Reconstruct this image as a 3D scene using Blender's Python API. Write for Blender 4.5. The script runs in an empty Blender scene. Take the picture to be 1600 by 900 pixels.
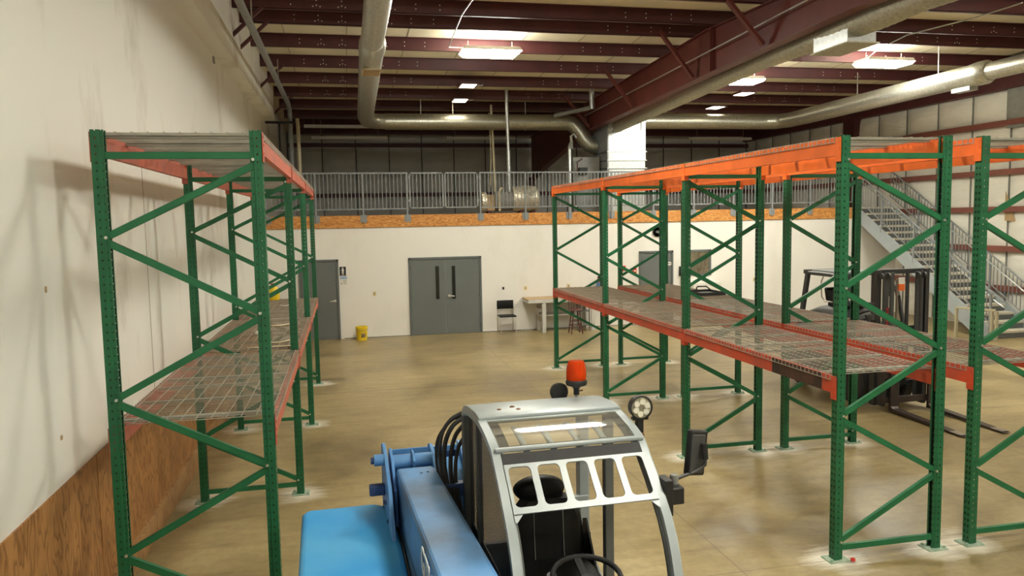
import bpy, math, random
from mathutils import Vector, Matrix
random.seed(7)
R = math.radians
S = bpy.context.scene
COL = S.collection

# ------------------------------------------------------------------ camera
cam_d = bpy.data.cameras.new('camera'); cam = bpy.data.objects.new('camera', cam_d); COL.objects.link(cam)
cam_d.sensor_width = 36.0; cam_d.lens = 1210.66 * 36.0 / 1600.0; cam_d.clip_start = .05; cam_d.clip_end = 200
PITCH, YAW, ROLL, CAMH = .0885, -.2108, -.0182, 3.0145
fw = Vector((-math.sin(YAW) * math.cos(PITCH), math.cos(YAW) * math.cos(PITCH), -math.sin(PITCH)))
rt = Vector((math.cos(YAW), math.sin(YAW), 0)); up = rt.cross(fw)
r2 = math.cos(ROLL) * rt + math.sin(ROLL) * up; u2 = -math.sin(ROLL) * rt + math.cos(ROLL) * up
m = Matrix((r2, u2, -fw)).transposed().to_4x4(); m.translation = (0, 0, CAMH)
cam.matrix_world = m
S.camera = cam
# ------------------------------------------------------------------ world, exposure
w = bpy.data.worlds.new('world'); S.world = w; w.use_nodes = True
w.node_tree.nodes['Background'].inputs[0].default_value = (.01, .01, .01, 1)
vs = S.view_settings
vs.view_transform = 'Standard'; vs.look = 'None'; vs.gamma = 1; vs.use_curve_mapping = False; vs.exposure = 1.17
LAMP = 46.0          # emission of the lit ceiling lamps
LAMPCOL = (1.0, .985, .87, 1)

# ------------------------------------------------------------------ materials
def newmat(name):
    mt = bpy.data.materials.new(name); mt.use_nodes = True
    nt = mt.node_tree
    return mt, nt, nt.nodes['Principled BSDF']
def N(nt, t, **kw):
    n = nt.nodes.new(t)
    for k, v in kw.items():
        if k.startswith('i_'): n.inputs[k[2:].replace('_', ' ')].default_value = v
        else: setattr(n, k, v)
    return n
def ramp(nt, stops):
    n = nt.nodes.new('ShaderNodeValToRGB'); e = n.color_ramp.elements
    while len(e) < len(stops): e.new(.5)
    for q, (p, c) in zip(e, stops):
        q.position = p; q.color = c if len(c) == 4 else (*c, 1)
    return n
def sc(c, k): return tuple(min(1, max(0, v * k)) for v in c)
def mat(name, col, rough=.5, metal=0., var=.12, vs_=5., col2=None, bump=0., bs=60., stretch=None, spec=.5, detail=4.):
    mt, nt, b = newmat(name)
    tc = N(nt, 'ShaderNodeTexCoord'); src = tc.outputs['Object']
    if stretch:
        mp = N(nt, 'ShaderNodeMapping'); mp.inputs['Scale'].default_value = stretch
        nt.links.new(src, mp.inputs[0]); src = mp.outputs[0]
    nz = N(nt, 'ShaderNodeTexNoise'); nz.inputs['Scale'].default_value = vs_; nz.inputs['Detail'].default_value = detail
    nt.links.new(src, nz.inputs['Vector'])
    c1 = col2 if col2 else sc(col, 1 - var); c2 = col if col2 else sc(col, 1 + var)
    rp = ramp(nt, [(.32, c1), (.68, c2)])
    nt.links.new(nz.outputs['Fac'], rp.inputs[0]); nt.links.new(rp.outputs[0], b.inputs['Base Color'])
    b.inputs['Roughness'].default_value = rough; b.inputs['Metallic'].default_value = metal
    b.inputs['Specular IOR Level'].default_value = spec
    if bump:
        n2 = N(nt, 'ShaderNodeTexNoise'); n2.inputs['Scale'].default_value = bs; n2.inputs['Detail'].default_value = 3
        nt.links.new(src, n2.inputs['Vector'])
        bp = N(nt, 'ShaderNodeBump'); bp.inputs['Strength'].default_value = bump; bp.inputs['Distance'].default_value = .02
        nt.links.new(n2.outputs['Fac'], bp.inputs['Height']); nt.links.new(bp.outputs[0], b.inputs['Normal'])
    return mt
def emit(name, col, strength):
    mt, nt, b = newmat(name)
    b.inputs['Base Color'].default_value = (.8, .8, .8, 1)
    b.inputs['Emission Color'].default_value = col; b.inputs['Emission Strength'].default_value = strength
    return mt
def glass(name, tint, gloss=.08):
    mt, nt, b = newmat(name); out = nt.nodes['Material Output']
    tr = N(nt, 'ShaderNodeBsdfTransparent'); tr.inputs[0].default_value = tint
    gl = N(nt, 'ShaderNodeBsdfGlossy'); gl.inputs['Roughness'].default_value = .05; gl.inputs[0].default_value = (1, 1, 1, 1)
    lw = N(nt, 'ShaderNodeFresnel'); lw.inputs[0].default_value = 1.5
    mx = N(nt, 'ShaderNodeMixShader')
    nt.links.new(lw.outputs[0], mx.inputs[0]); nt.links.new(tr.outputs[0], mx.inputs[1]); nt.links.new(gl.outputs[0], mx.inputs[2])
    df = N(nt, 'ShaderNodeBsdfDiffuse'); df.inputs[0].default_value = (.7, .68, .6, 1)
    m2 = N(nt, 'ShaderNodeMixShader'); m2.inputs[0].default_value = gloss
    nt.links.new(mx.outputs[0], m2.inputs[1]); nt.links.new(df.outputs[0], m2.inputs[2]); nt.links.new(m2.outputs[0], out.inputs[0])
    return mt
def math_(nt, op, a, b=None, c=None):
    n = N(nt, 'ShaderNodeMath', operation=op)
    for i, v in enumerate((a, b, c)):
        if v is None: continue
        if isinstance(v, (int, float)): n.inputs[i].default_value = v
        else: nt.links.new(v, n.inputs[i])
    return n.outputs[0]

PITCHH = .0545       # spacing of the punched holes in the rack posts
def post_material(name, ca, cb_):
    mt, nt, b = newmat(name); out = nt.nodes['Material Output']
    tc = N(nt, 'ShaderNodeTexCoord')
    nz = N(nt, 'ShaderNodeTexNoise'); nz.inputs['Scale'].default_value = 4
    nt.links.new(tc.outputs['Object'], nz.inputs['Vector'])
    rp = ramp(nt, [(.3, ca), (.7, cb_)])
    nt.links.new(nz.outputs['Fac'], rp.inputs[0]); nt.links.new(rp.outputs[0], b.inputs['Base Color'])
    b.inputs['Roughness'].default_value = .42
    sp = N(nt, 'ShaderNodeSeparateXYZ'); nt.links.new(tc.outputs['Object'], sp.inputs[0])
    sn = N(nt, 'ShaderNodeSeparateXYZ'); nt.links.new(tc.outputs['Normal'], sn.inputs[0])
    x, y, z = sp.outputs
    web = math_(nt, 'GREATER_THAN', math_(nt, 'ABSOLUTE', sn.outputs[0]), .7)
    fl = math_(nt, 'GREATER_THAN', math_(nt, 'ABSOLUTE', sn.outputs[1]), .7)
    zm = math_(nt, 'SUBTRACT', math_(nt, 'MODULO', math_(nt, 'ADD', z, .02), PITCHH), PITCHH / 2)
    # two columns of drop shaped slots in the web, one column of round holes in each flange
    ym = math_(nt, 'SUBTRACT', math_(nt, 'ABSOLUTE', math_(nt, 'SUBTRACT', y, .040)), .017)
    e1 = math_(nt, 'ADD', math_(nt, 'POWER', math_(nt, 'ABSOLUTE', math_(nt, 'DIVIDE', ym, .0068)), 2.), math_(nt, 'POWER', math_(nt, 'ABSOLUTE', math_(nt, 'DIVIDE', zm, .0125)), 2.))
    h1 = math_(nt, 'MULTIPLY', math_(nt, 'LESS_THAN', e1, 1.), web)
    ax = math_(nt, 'ABSOLUTE', x)
    xm = math_(nt, 'SUBTRACT', ax, .030)
    e2 = math_(nt, 'ADD', math_(nt, 'POWER', math_(nt, 'ABSOLUTE', math_(nt, 'DIVIDE', xm, .0060)), 2.), math_(nt, 'POWER', math_(nt, 'ABSOLUTE', math_(nt, 'DIVIDE', zm, .0066)), 2.))
    h2 = math_(nt, 'MULTIPLY', math_(nt, 'LESS_THAN', e2, 1.), fl)
    xm2 = math_(nt, 'SUBTRACT', ax, .066)
    e3 = math_(nt, 'ADD', math_(nt, 'POWER', math_(nt, 'ABSOLUTE', math_(nt, 'DIVIDE', xm2, .0045)), 2.), math_(nt, 'POWER', math_(nt, 'ABSOLUTE', math_(nt, 'DIVIDE', zm, .0055)), 2.))
    h3 = math_(nt, 'MULTIPLY', math_(nt, 'LESS_THAN', e3, 1.), fl)
    h = math_(nt, 'MAXIMUM', math_(nt, 'MAXIMUM', h1, h2), h3)
    tr = N(nt, 'ShaderNodeBsdfTransparent'); mx = N(nt, 'ShaderNodeMixShader')
    nt.links.new(h, mx.inputs[0]); nt.links.new(b.outputs[0], mx.inputs[1]); nt.links.new(tr.outputs[0], mx.inputs[2])
    nt.links.new(mx.outputs[0], out.inputs[0])
    return mt
def perforated(name, col, pitch, hole):
    """black sheet with slanted rows of punched holes, laid out in the sheet's own y/z"""
    mt, nt, b = newmat(name); out = nt.nodes['Material Output']
    b.inputs['Base Color'].default_value = (*col, 1); b.inputs['Roughness'].default_value = .5
    tc = N(nt, 'ShaderNodeTexCoord'); sp = N(nt, 'ShaderNodeSeparateXYZ'); nt.links.new(tc.outputs['Object'], sp.inputs[0])
    a = math_(nt, 'ADD', sp.outputs[1], math_(nt, 'MULTIPLY', sp.outputs[2], .8))
    c = math_(nt, 'SUBTRACT', sp.outputs[1], math_(nt, 'MULTIPLY', sp.outputs[2], .8))
    ha = math_(nt, 'GREATER_THAN', math_(nt, 'MODULO', math_(nt, 'ADD', a, 10.), pitch), pitch * (1 - hole))
    hc = math_(nt, 'GREATER_THAN', math_(nt, 'MODULO', math_(nt, 'ADD', c, 10.), pitch), pitch * (1 - hole))
    tr = N(nt, 'ShaderNodeBsdfTransparent'); mx = N(nt, 'ShaderNodeMixShader')
    nt.links.new(math_(nt, 'MULTIPLY', ha, hc), mx.inputs[0]); nt.links.new(b.outputs[0], mx.inputs[1]); nt.links.new(tr.outputs[0], mx.inputs[2])
    nt.links.new(mx.outputs[0], out.inputs[0])
    return mt

# rack layout (metres), used by the floor material for the drilling dust round the feet too
RH = 3.66; PW = .08
LX0, LX1 = -1.633, -.544
AX0, AX1 = 4.052, 5.116
BX0, BX1 = 5.420, 6.484
LY = [5.688 + 3.025 * i for i in range(4)]
RY = [5.767 + 3.046 * i for i in range(4)]

def floor_material():
    mt, nt, b = newmat('polished_concrete')
    tc = N(nt, 'ShaderNodeTexCoord'); P = tc.outputs['Object']
    n1 = N(nt, 'ShaderNodeTexNoise'); n1.inputs['Scale'].default_value = .55; n1.inputs['Detail'].default_value = 7; n1.inputs['Roughness'].default_value = .62
    n1.inputs['Distortion'].default_value = .6
    n2 = N(nt, 'ShaderNodeTexNoise'); n2.inputs['Scale'].default_value = 3.2; n2.inputs['Detail'].default_value = 8; n2.inputs['Roughness'].default_value = .7
    n3 = N(nt, 'ShaderNodeTexNoise'); n3.inputs['Scale'].default_value = 11; n3.inputs['Detail'].default_value = 8; n3.inputs['Roughness'].default_value = .7
    mp = N(nt, 'ShaderNodeMapping'); mp.inputs['Scale'].default_value = (.35, 1.6, 1)
    nt.links.new(P, mp.inputs[0])
    nt.links.new(P, n1.inputs['Vector']); nt.links.new(mp.outputs[0], n2.inputs['Vector']); nt.links.new(P, n3.inputs['Vector'])
    r1 = ramp(nt, [(.30, (.19, .142, .068)), (.46, (.335, .258, .122)), (.60, (.425, .335, .170)), (.75, (.53, .435, .245))])
    nt.links.new(n1.outputs['Fac'], r1.inputs[0])
    r2 = ramp(nt, [(.30, (.60, .58, .53)), (.48, (.88, .87, .85)), (.66, (1.0, 1.0, 1.0))])
    nt.links.new(n2.outputs['Fac'], r2.inputs[0])
    mx = N(nt, 'ShaderNodeMixRGB', blend_type='MULTIPLY'); mx.inputs[0].default_value = .85
    nt.links.new(r1.outputs[0], mx.inputs[1]); nt.links.new(r2.outputs[0], mx.inputs[2])
    r3 = ramp(nt, [(.28, (.70, .69, .66)), (.62, (1, 1, 1))]); nt.links.new(n3.outputs['Fac'], r3.inputs[0])
    mx2 = N(nt, 'ShaderNodeMixRGB', blend_type='MULTIPLY'); mx2.inputs[0].default_value = .7
    nt.links.new(mx.outputs[0], mx2.inputs[1]); nt.links.new(r3.outputs[0], mx2.inputs[2])
    sp = N(nt, 'ShaderNodeSeparateXYZ'); nt.links.new(P, sp.inputs[0]); x, y = sp.outputs[0], sp.outputs[1]
    # pale drilling dust round each rack foot
    def foot(xs, y0, s):
        d = None
        for q in xs:
            a = math_(nt, 'ABSOLUTE', math_(nt, 'SUBTRACT', x, q))
            d = a if d is None else math_(nt, 'MINIMUM', d, a)
        ym = math_(nt, 'SUBTRACT', math_(nt, 'MODULO', math_(nt, 'ADD', math_(nt, 'SUBTRACT', y, y0), 30 * s + s / 2), s), s / 2)
        return math_(nt, 'SQRT', math_(nt, 'ADD', math_(nt, 'MULTIPLY', d, d), math_(nt, 'MULTIPLY', ym, ym)))
    dL = foot([LX0 + .04, LX1 - .04], LY[0] + .04, 3.025)
    dR = foot([AX0 + .04, AX1 - .04, BX0 + .04, BX1 - .04], RY[0] + .04, 3.046)
    lim = math_(nt, 'MULTIPLY', math_(nt, 'GREATER_THAN', y, 5.0), math_(nt, 'LESS_THAN', y, 15.6))
    dd = math_(nt, 'MINIMUM', dL, dR)
    nn = math_(nt, 'MULTIPLY', n2.outputs['Fac'], .62)
    dust = math_(nt, 'MULTIPLY', math_(nt, 'SMOOTH_MIN', math_(nt, 'MAXIMUM', math_(nt, 'MULTIPLY', math_(nt, 'SUBTRACT', nn, dd), 4.5), 0.), 1., .1), lim)
    mx3 = N(nt, 'ShaderNodeMixRGB'); nt.links.new(math_(nt, 'MULTIPLY', dust, .9), mx3.inputs[0])
    nt.links.new(mx2.outputs[0], mx3.inputs[1]); mx3.inputs[2].default_value = (.74, .70, .60, 1)
    # saw-cut joints, plus one wider line that paints in a shadow line
    j = None
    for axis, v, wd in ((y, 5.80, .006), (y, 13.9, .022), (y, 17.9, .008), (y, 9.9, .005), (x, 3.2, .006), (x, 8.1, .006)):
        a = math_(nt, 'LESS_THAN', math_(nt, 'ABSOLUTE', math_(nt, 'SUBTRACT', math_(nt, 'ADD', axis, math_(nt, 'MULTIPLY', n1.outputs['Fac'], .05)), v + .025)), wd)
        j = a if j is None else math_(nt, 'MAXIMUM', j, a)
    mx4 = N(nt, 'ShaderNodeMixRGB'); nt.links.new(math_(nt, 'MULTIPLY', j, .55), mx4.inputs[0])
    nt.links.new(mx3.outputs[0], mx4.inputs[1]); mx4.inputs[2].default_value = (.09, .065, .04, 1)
    nt.links.new(mx4.outputs[0], b.inputs['Base Color'])
    rr = ramp(nt, [(.3, (.30, .30, .30)), (.7, (.42, .42, .42))]); nt.links.new(n1.outputs['Fac'], rr.inputs[0])
    nt.links.new(rr.outputs[0], b.inputs['Roughness'])
    b.inputs['Specular IOR Level'].default_value = .45
    return mt
def plywood_material(name, c1, c2, c3):
    mt, nt, b = newmat(name)
    tc = N(nt, 'ShaderNodeTexCoord'); oi = N(nt, 'ShaderNodeObjectInfo')
    add = N(nt, 'ShaderNodeVectorMath', operation='ADD'); nt.links.new(tc.outputs['Object'], add.inputs[0])
    cmb = N(nt, 'ShaderNodeCombineXYZ'); nt.links.new(math_(nt, 'MULTIPLY', oi.outputs['Random'], 40.), cmb.inputs[2]); nt.links.new(cmb.outputs[0], add.inputs[1])
    mp = N(nt, 'ShaderNodeMapping'); mp.inputs['Scale'].default_value = (1, 1.6, .55); nt.links.new(add.outputs[0], mp.inputs[0])
    nz = N(nt, 'ShaderNodeTexNoise'); nz.inputs['Scale'].default_value = 1.7; nz.inputs['Detail'].default_value = 3; nt.links.new(mp.outputs[0], nz.inputs['Vector'])
    ring = math_(nt, 'MODULO', math_(nt, 'MULTIPLY', nz.outputs['Fac'], 16.), 1.)
    rp = ramp(nt, [(0., c1), (.35, c2), (.8, c2), (1., c3)]); nt.links.new(ring, rp.inputs[0])
    n2 = N(nt, 'ShaderNodeTexNoise'); n2.inputs['Scale'].default_value = 2.6; n2.inputs['Detail'].default_value = 6; nt.links.new(add.outputs[0], n2.inputs['Vector'])
    r2 = ramp(nt, [(.35, (.55, .5, .45)), (.65, (1, 1, 1))]); nt.links.new(n2.outputs['Fac'], r2.inputs[0])
    mx = N(nt, 'ShaderNodeMixRGB', blend_type='MULTIPLY'); mx.inputs[0].default_value = .7
    nt.links.new(rp.outputs[0], mx.inputs[1]); nt.links.new(r2.outputs[0], mx.inputs[2]); nt.links.new(mx.outputs[0], b.inputs['Base Color'])
    b.inputs['Roughness'].default_value = .55
    return mt
def osb_material():
    mt, nt, b = newmat('oriented_strand_board')
    tc = N(nt, 'ShaderNodeTexCoord'); mp = N(nt, 'ShaderNodeMapping'); mp.inputs['Scale'].default_value = (9, 9, 30); nt.links.new(tc.outputs['Object'], mp.inputs[0])
    vo = N(nt, 'ShaderNodeTexVoronoi'); vo.inputs['Scale'].default_value = 1.6; nt.links.new(mp.outputs[0], vo.inputs['Vector'])
    bw = N(nt, 'ShaderNodeRGBToBW'); nt.links.new(vo.outputs['Color'], bw.inputs[0])
    rp = ramp(nt, [(.15, (.40, .15, .03)), (.5, (.58, .25, .06)), (.85, (.70, .36, .11))]); nt.links.new(bw.outputs[0], rp.inputs[0])
    nt.links.new(rp.outputs[0], b.inputs['Base Color']); b.inputs['Roughness'].default_value = .7
    return mt
def wall_material(name, col, dirt, lo, hi, scale=1.2):
    mt, nt, b = newmat(name)
    tc = N(nt, 'ShaderNodeTexCoord'); mp = N(nt, 'ShaderNodeMapping'); mp.inputs['Scale'].default_value = (1, 1, .45); nt.links.new(tc.outputs['Object'], mp.inputs[0])
    n1 = N(nt, 'ShaderNodeTexNoise'); n1.inputs['Scale'].default_value = scale; n1.inputs['Detail'].default_value = 8; n1.inputs['Roughness'].default_value = .65; nt.links.new(mp.outputs[0], n1.inputs['Vector'])
    rp = ramp(nt, [(lo, dirt), (hi, col)]); nt.links.new(n1.outputs['Fac'], rp.inputs[0])
    nt.links.new(rp.outputs[0], b.inputs['Base Color']); b.inputs['Roughness'].default_value = .6
    n2 = N(nt, 'ShaderNodeTexNoise'); n2.inputs['Scale'].default_value = 90; nt.links.new(tc.outputs['Object'], n2.inputs['Vector'])
    bp = N(nt, 'ShaderNodeBump'); bp.inputs['Strength'].default_value = .08; bp.inputs['Distance'].default_value = .01
    nt.links.new(n2.outputs['Fac'], bp.inputs['Height']); nt.links.new(bp.outputs[0], b.inputs['Normal'])
    return mt
def spiral_material(name, col, axis, rough=.36):
    """galvanised spiral duct: fine seams wound round the run axis"""
    mt, nt, b = newmat(name)
    tc = N(nt, 'ShaderNodeTexCoord')
    nz = N(nt, 'ShaderNodeTexNoise'); nz.inputs['Scale'].default_value = 22; nz.inputs['Detail'].default_value = 3; nt.links.new(tc.outputs['Object'], nz.inputs['Vector'])
    rp = ramp(nt, [(.3, sc(col, .8)), (.7, sc(col, 1.12))]); nt.links.new(nz.outputs['Fac'], rp.inputs[0]); nt.links.new(rp.outputs[0], b.inputs['Base Color'])
    b.inputs['Metallic'].default_value = .85; b.inputs['Roughness'].default_value = rough
    sp = N(nt, 'ShaderNodeSeparateXYZ'); nt.links.new(tc.outputs['Object'], sp.inputs[0])
    sg = math_(nt, 'MODULO', math_(nt, 'ADD', sp.outputs[axis], 50.), .14)
    rg = math_(nt, 'LESS_THAN', math_(nt, 'ABSOLUTE', math_(nt, 'SUBTRACT', sg, .07)), .012)
    bp = N(nt, 'ShaderNodeBump'); bp.inputs['Strength'].default_value = .9; bp.inputs['Distance'].default_value = .012
    nt.links.new(rg, bp.inputs['Height']); nt.links.new(bp.outputs[0], b.inputs['Normal'])
    return mt

M = {}
M['floor'] = floor_material()
M['wall'] = wall_material('painted_drywall', (.82, .80, .75), (.765, .74, .68), .3, .5)
M['wall_l'] = wall_material('scuffed_white_wall', (.78, .77, .72), (.58, .55, .48), .28, .45, 1.0)
M['ply'] = plywood_material('plywood_grain', (.30, .13, .035), (.47, .23, .075), (.22, .09, .025))
M['base'] = plywood_material('pine_board', (.34, .18, .07), (.46, .27, .11), (.27, .13, .045))
M['osb'] = osb_material()
M['liner'] = mat('vinyl_roof_liner', (.74, .68, .52), .7, var=.06, vs_=1.5, bump=.3, bs=6)
M['insul'] = mat('white_vinyl_insulation', (.74, .72, .64), .55, var=.05, vs_=2, bump=.7, bs=4.5, stretch=(1, 1, 2.4))
M['insul_d'] = mat('shaded_vinyl_insulation', (.60, .60, .56), .55, var=.06, vs_=2, bump=.7, bs=4.5, stretch=(1, 1, 2.4))  # darker copy of the white insulation, paints in shade of the unlit mezzanine
M['iron'] = mat('dark_red_primer', (.075, .017, .018), .55, var=.15, vs_=3)
M['girt'] = mat('red_oxide_girt', (.22, .075, .055), .55, var=.12, vs_=3)
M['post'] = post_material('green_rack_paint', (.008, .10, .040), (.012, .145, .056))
M['post_in'] = post_material('shaded_post_inside', (.004, .012, .007), (.006, .018, .010))  # near-black green paints in the shade inside the channel
M['green'] = mat('green_brace_paint', (.012, .15, .058), .4, var=.14, vs_=4)
M['orange'] = mat('orange_beam_paint', (.82, .155, .022), .42, var=.10, vs_=5, detail=7)
M['redorange'] = mat('worn_red_beam_paint', (.62, .075, .028), .5, col2=(.44, .075, .04), vs_=4.5, detail=8)
M['soot'] = mat('sooty_beam_paint', (.09, .035, .02), .6, col2=(.03, .018, .014), vs_=6)
M['fadedred'] = mat('faded_red_beam_paint', (.60, .13, .075), .55, col2=(.42, .13, .09), vs_=6, detail=8)
M['wire'] = mat('zinc_wire', (.42, .40, .34), .5, .45, var=.12)
M['wire_d'] = mat('dusty_zinc_wire', (.36, .31, .24), .7, .2, var=.12)
M['plate'] = mat('dusty_base_plate', (.42, .50, .40), .7, col2=(.22, .36, .25), vs_=18)
M['bolt'] = mat('bright_bolt', (.7, .7, .66), .35, .9)
M['door'] = mat('grey_door_paint', (.135, .15, .145), .45, var=.05, vs_=2)
M['frame'] = mat('grey_door_frame', (.12, .135, .13), .45, var=.05)
M['dark_glass'] = mat('dark_glass', (.012, .013, .012), .12, var=.1)
M['chrome'] = mat('brushed_nickel', (.65, .63, .58), .28, 1.0)
M['rail'] = mat('grey_rail_paint', (.235, .25, .255), .45, var=.06)
M['galv'] = mat('galvanised_sheet', (.60, .63, .62), .34, .8, var=.1, vs_=14)
M['duct_y'] = spiral_material('spiral_duct_long', (.60, .60, .53), 1)
M['duct_x'] = spiral_material('spiral_duct_cross', (.52, .52, .44), 0)
M['flex'] = spiral_material('ribbed_flexible_duct', (.47, .46, .36), 1, .6)
M['black'] = mat('black_plastic', (.014, .014, .014), .5, var=.2)
M['rubber'] = mat('black_rubber', (.02, .02, .02), .7, var=.2, vs_=12)
M['vinyl'] = mat('black_seat_vinyl', (.006, .006, .006), .5, var=.25, vs_=8, bump=.1, bs=120, spec=.3)
M['blue'] = mat('blue_machine_paint', (.10, .27, .56), .42, col2=(.075, .22, .48), vs_=4, detail=7)
M['boomblue'] = mat('dusty_blue_boom_paint', (.105, .29, .60), .45, col2=(.075, .12, .19), vs_=2.6, detail=5)
M['hood'] = mat('bright_blue_hood', (.028, .30, .70), .5, col2=(.075, .37, .70), vs_=2.6, detail=8)
M['navy'] = mat('dark_blue_paint', (.022, .055, .17), .5)
M['cab'] = mat('grey_cab_paint', (.33, .375, .385), .35, var=.06, vs_=3)
M['cabin'] = mat('dark_grey_cab_inside', (.10, .105, .10), .5)
M['perf'] = perforated('perforated_black_sheet', (.02, .02, .02), .022, .44)
M['cabglass'] = glass('cab_glass', (.86, .87, .82, 1), .10)
M['rust'] = mat('rusty_bolt', (.20, .085, .03), .7, col2=(.09, .04, .02), vs_=60)
M['amber'] = mat('amber_lens', (.85, .085, .01), .18, var=.1)
_b = M['amber'].node_tree.nodes['Principled BSDF']; _b.inputs['Transmission Weight'].default_value = .55; _b.inputs['IOR'].default_value = 1.2
M['amber_hot'] = mat('amber_lens_core', (1.0, .30, .03), .2)
M['lens'] = mat('worklight_lens', (.74, .71, .55), .15, .1, col2=(.5, .47, .33), vs_=40)
M['led'] = mat('led_reflector', (.92, .9, .78), .15, .25)
M['white'] = mat('white_plastic', (.75, .73, .66), .45, var=.04)
M['ivory'] = mat('ivory_plate', (.72, .62, .36), .5, var=.04)
M['yellow'] = mat('yellow_plastic', (.80, .58, .02), .38, var=.08)
M['brown'] = mat('brown_label', (.11, .05, .025), .5, col2=(.45, .33, .2), vs_=24)
M['wood'] = plywood_material('worn_bench_wood', (.42, .27, .13), (.55, .38, .2), (.33, .2, .09))
M['pale_board'] = plywood_material('pale_pine_board', (.50, .38, .20), (.66, .55, .34), (.40, .26, .12))
M['bench'] = mat('white_bench_paint', (.60, .59, .54), .5, var=.06)
M['stool'] = mat('red_brown_stool_wood', (.10, .026, .018), .4, var=.2, vs_=9)
M['tan'] = mat('tan_pipe_paint', (.40, .36, .24), .45, var=.06)
M['red'] = mat('red_paint', (.55, .03, .02), .4)
M['bluelabel'] = mat('blue_label', (.12, .25, .5), .5)
M['foil'] = mat('silver_foil', (.80, .76, .62), .3, .55, col2=(.55, .5, .4), vs_=9, bump=1.0, bs=14)
M['pvc'] = mat('cream_pipe', (.62, .54, .36), .4)
M['tread'] = mat('concrete_tread', (.62, .58, .47), .7)
M['riser'] = mat('dark_riser', (.12, .125, .125), .6)
M['stringer'] = mat('grey_stringer', (.33, .37, .39), .45, var=.05)
M['fork'] = mat('charcoal_machine', (.028, .028, .029), .45, var=.15)
M['fork2'] = mat('dark_grey_machine', (.055, .057, .058), .5, var=.12)
M['steel'] = mat('worn_steel', (.35, .32, .29), .35, .9)
M['tine'] = mat('brown_fork_steel', (.06, .045, .04), .45, .5)
M['paper'] = mat('cream_paper', (.72, .62, .42), .8)
M['cardboard'] = mat('torn_cardboard', (.42, .29, .15), .9)
M['reflector'] = mat('unlit_lamp_white', (.84, .82, .74), .5, var=.03)
M['lamp_on'] = emit('lamp_glow', LAMPCOL, LAMP)
M['lamp_up'] = emit('lamp_uplight', LAMPCOL, LAMP * .55)
M['lamp_small'] = emit('small_lamp_glow', (1, .86, .62, 1), 9)
M['housing'] = mat('white_lamp_housing', (.7, .68, .6), .5, var=.03)
M['sign_black'] = mat('sign_black', (.012, .012, .014), .5)
M['sign_blue'] = mat('sign_blue', (.28, .42, .62), .5)
M['rebar'] = mat('louvre_grey', (.22, .22, .20), .6)

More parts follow.
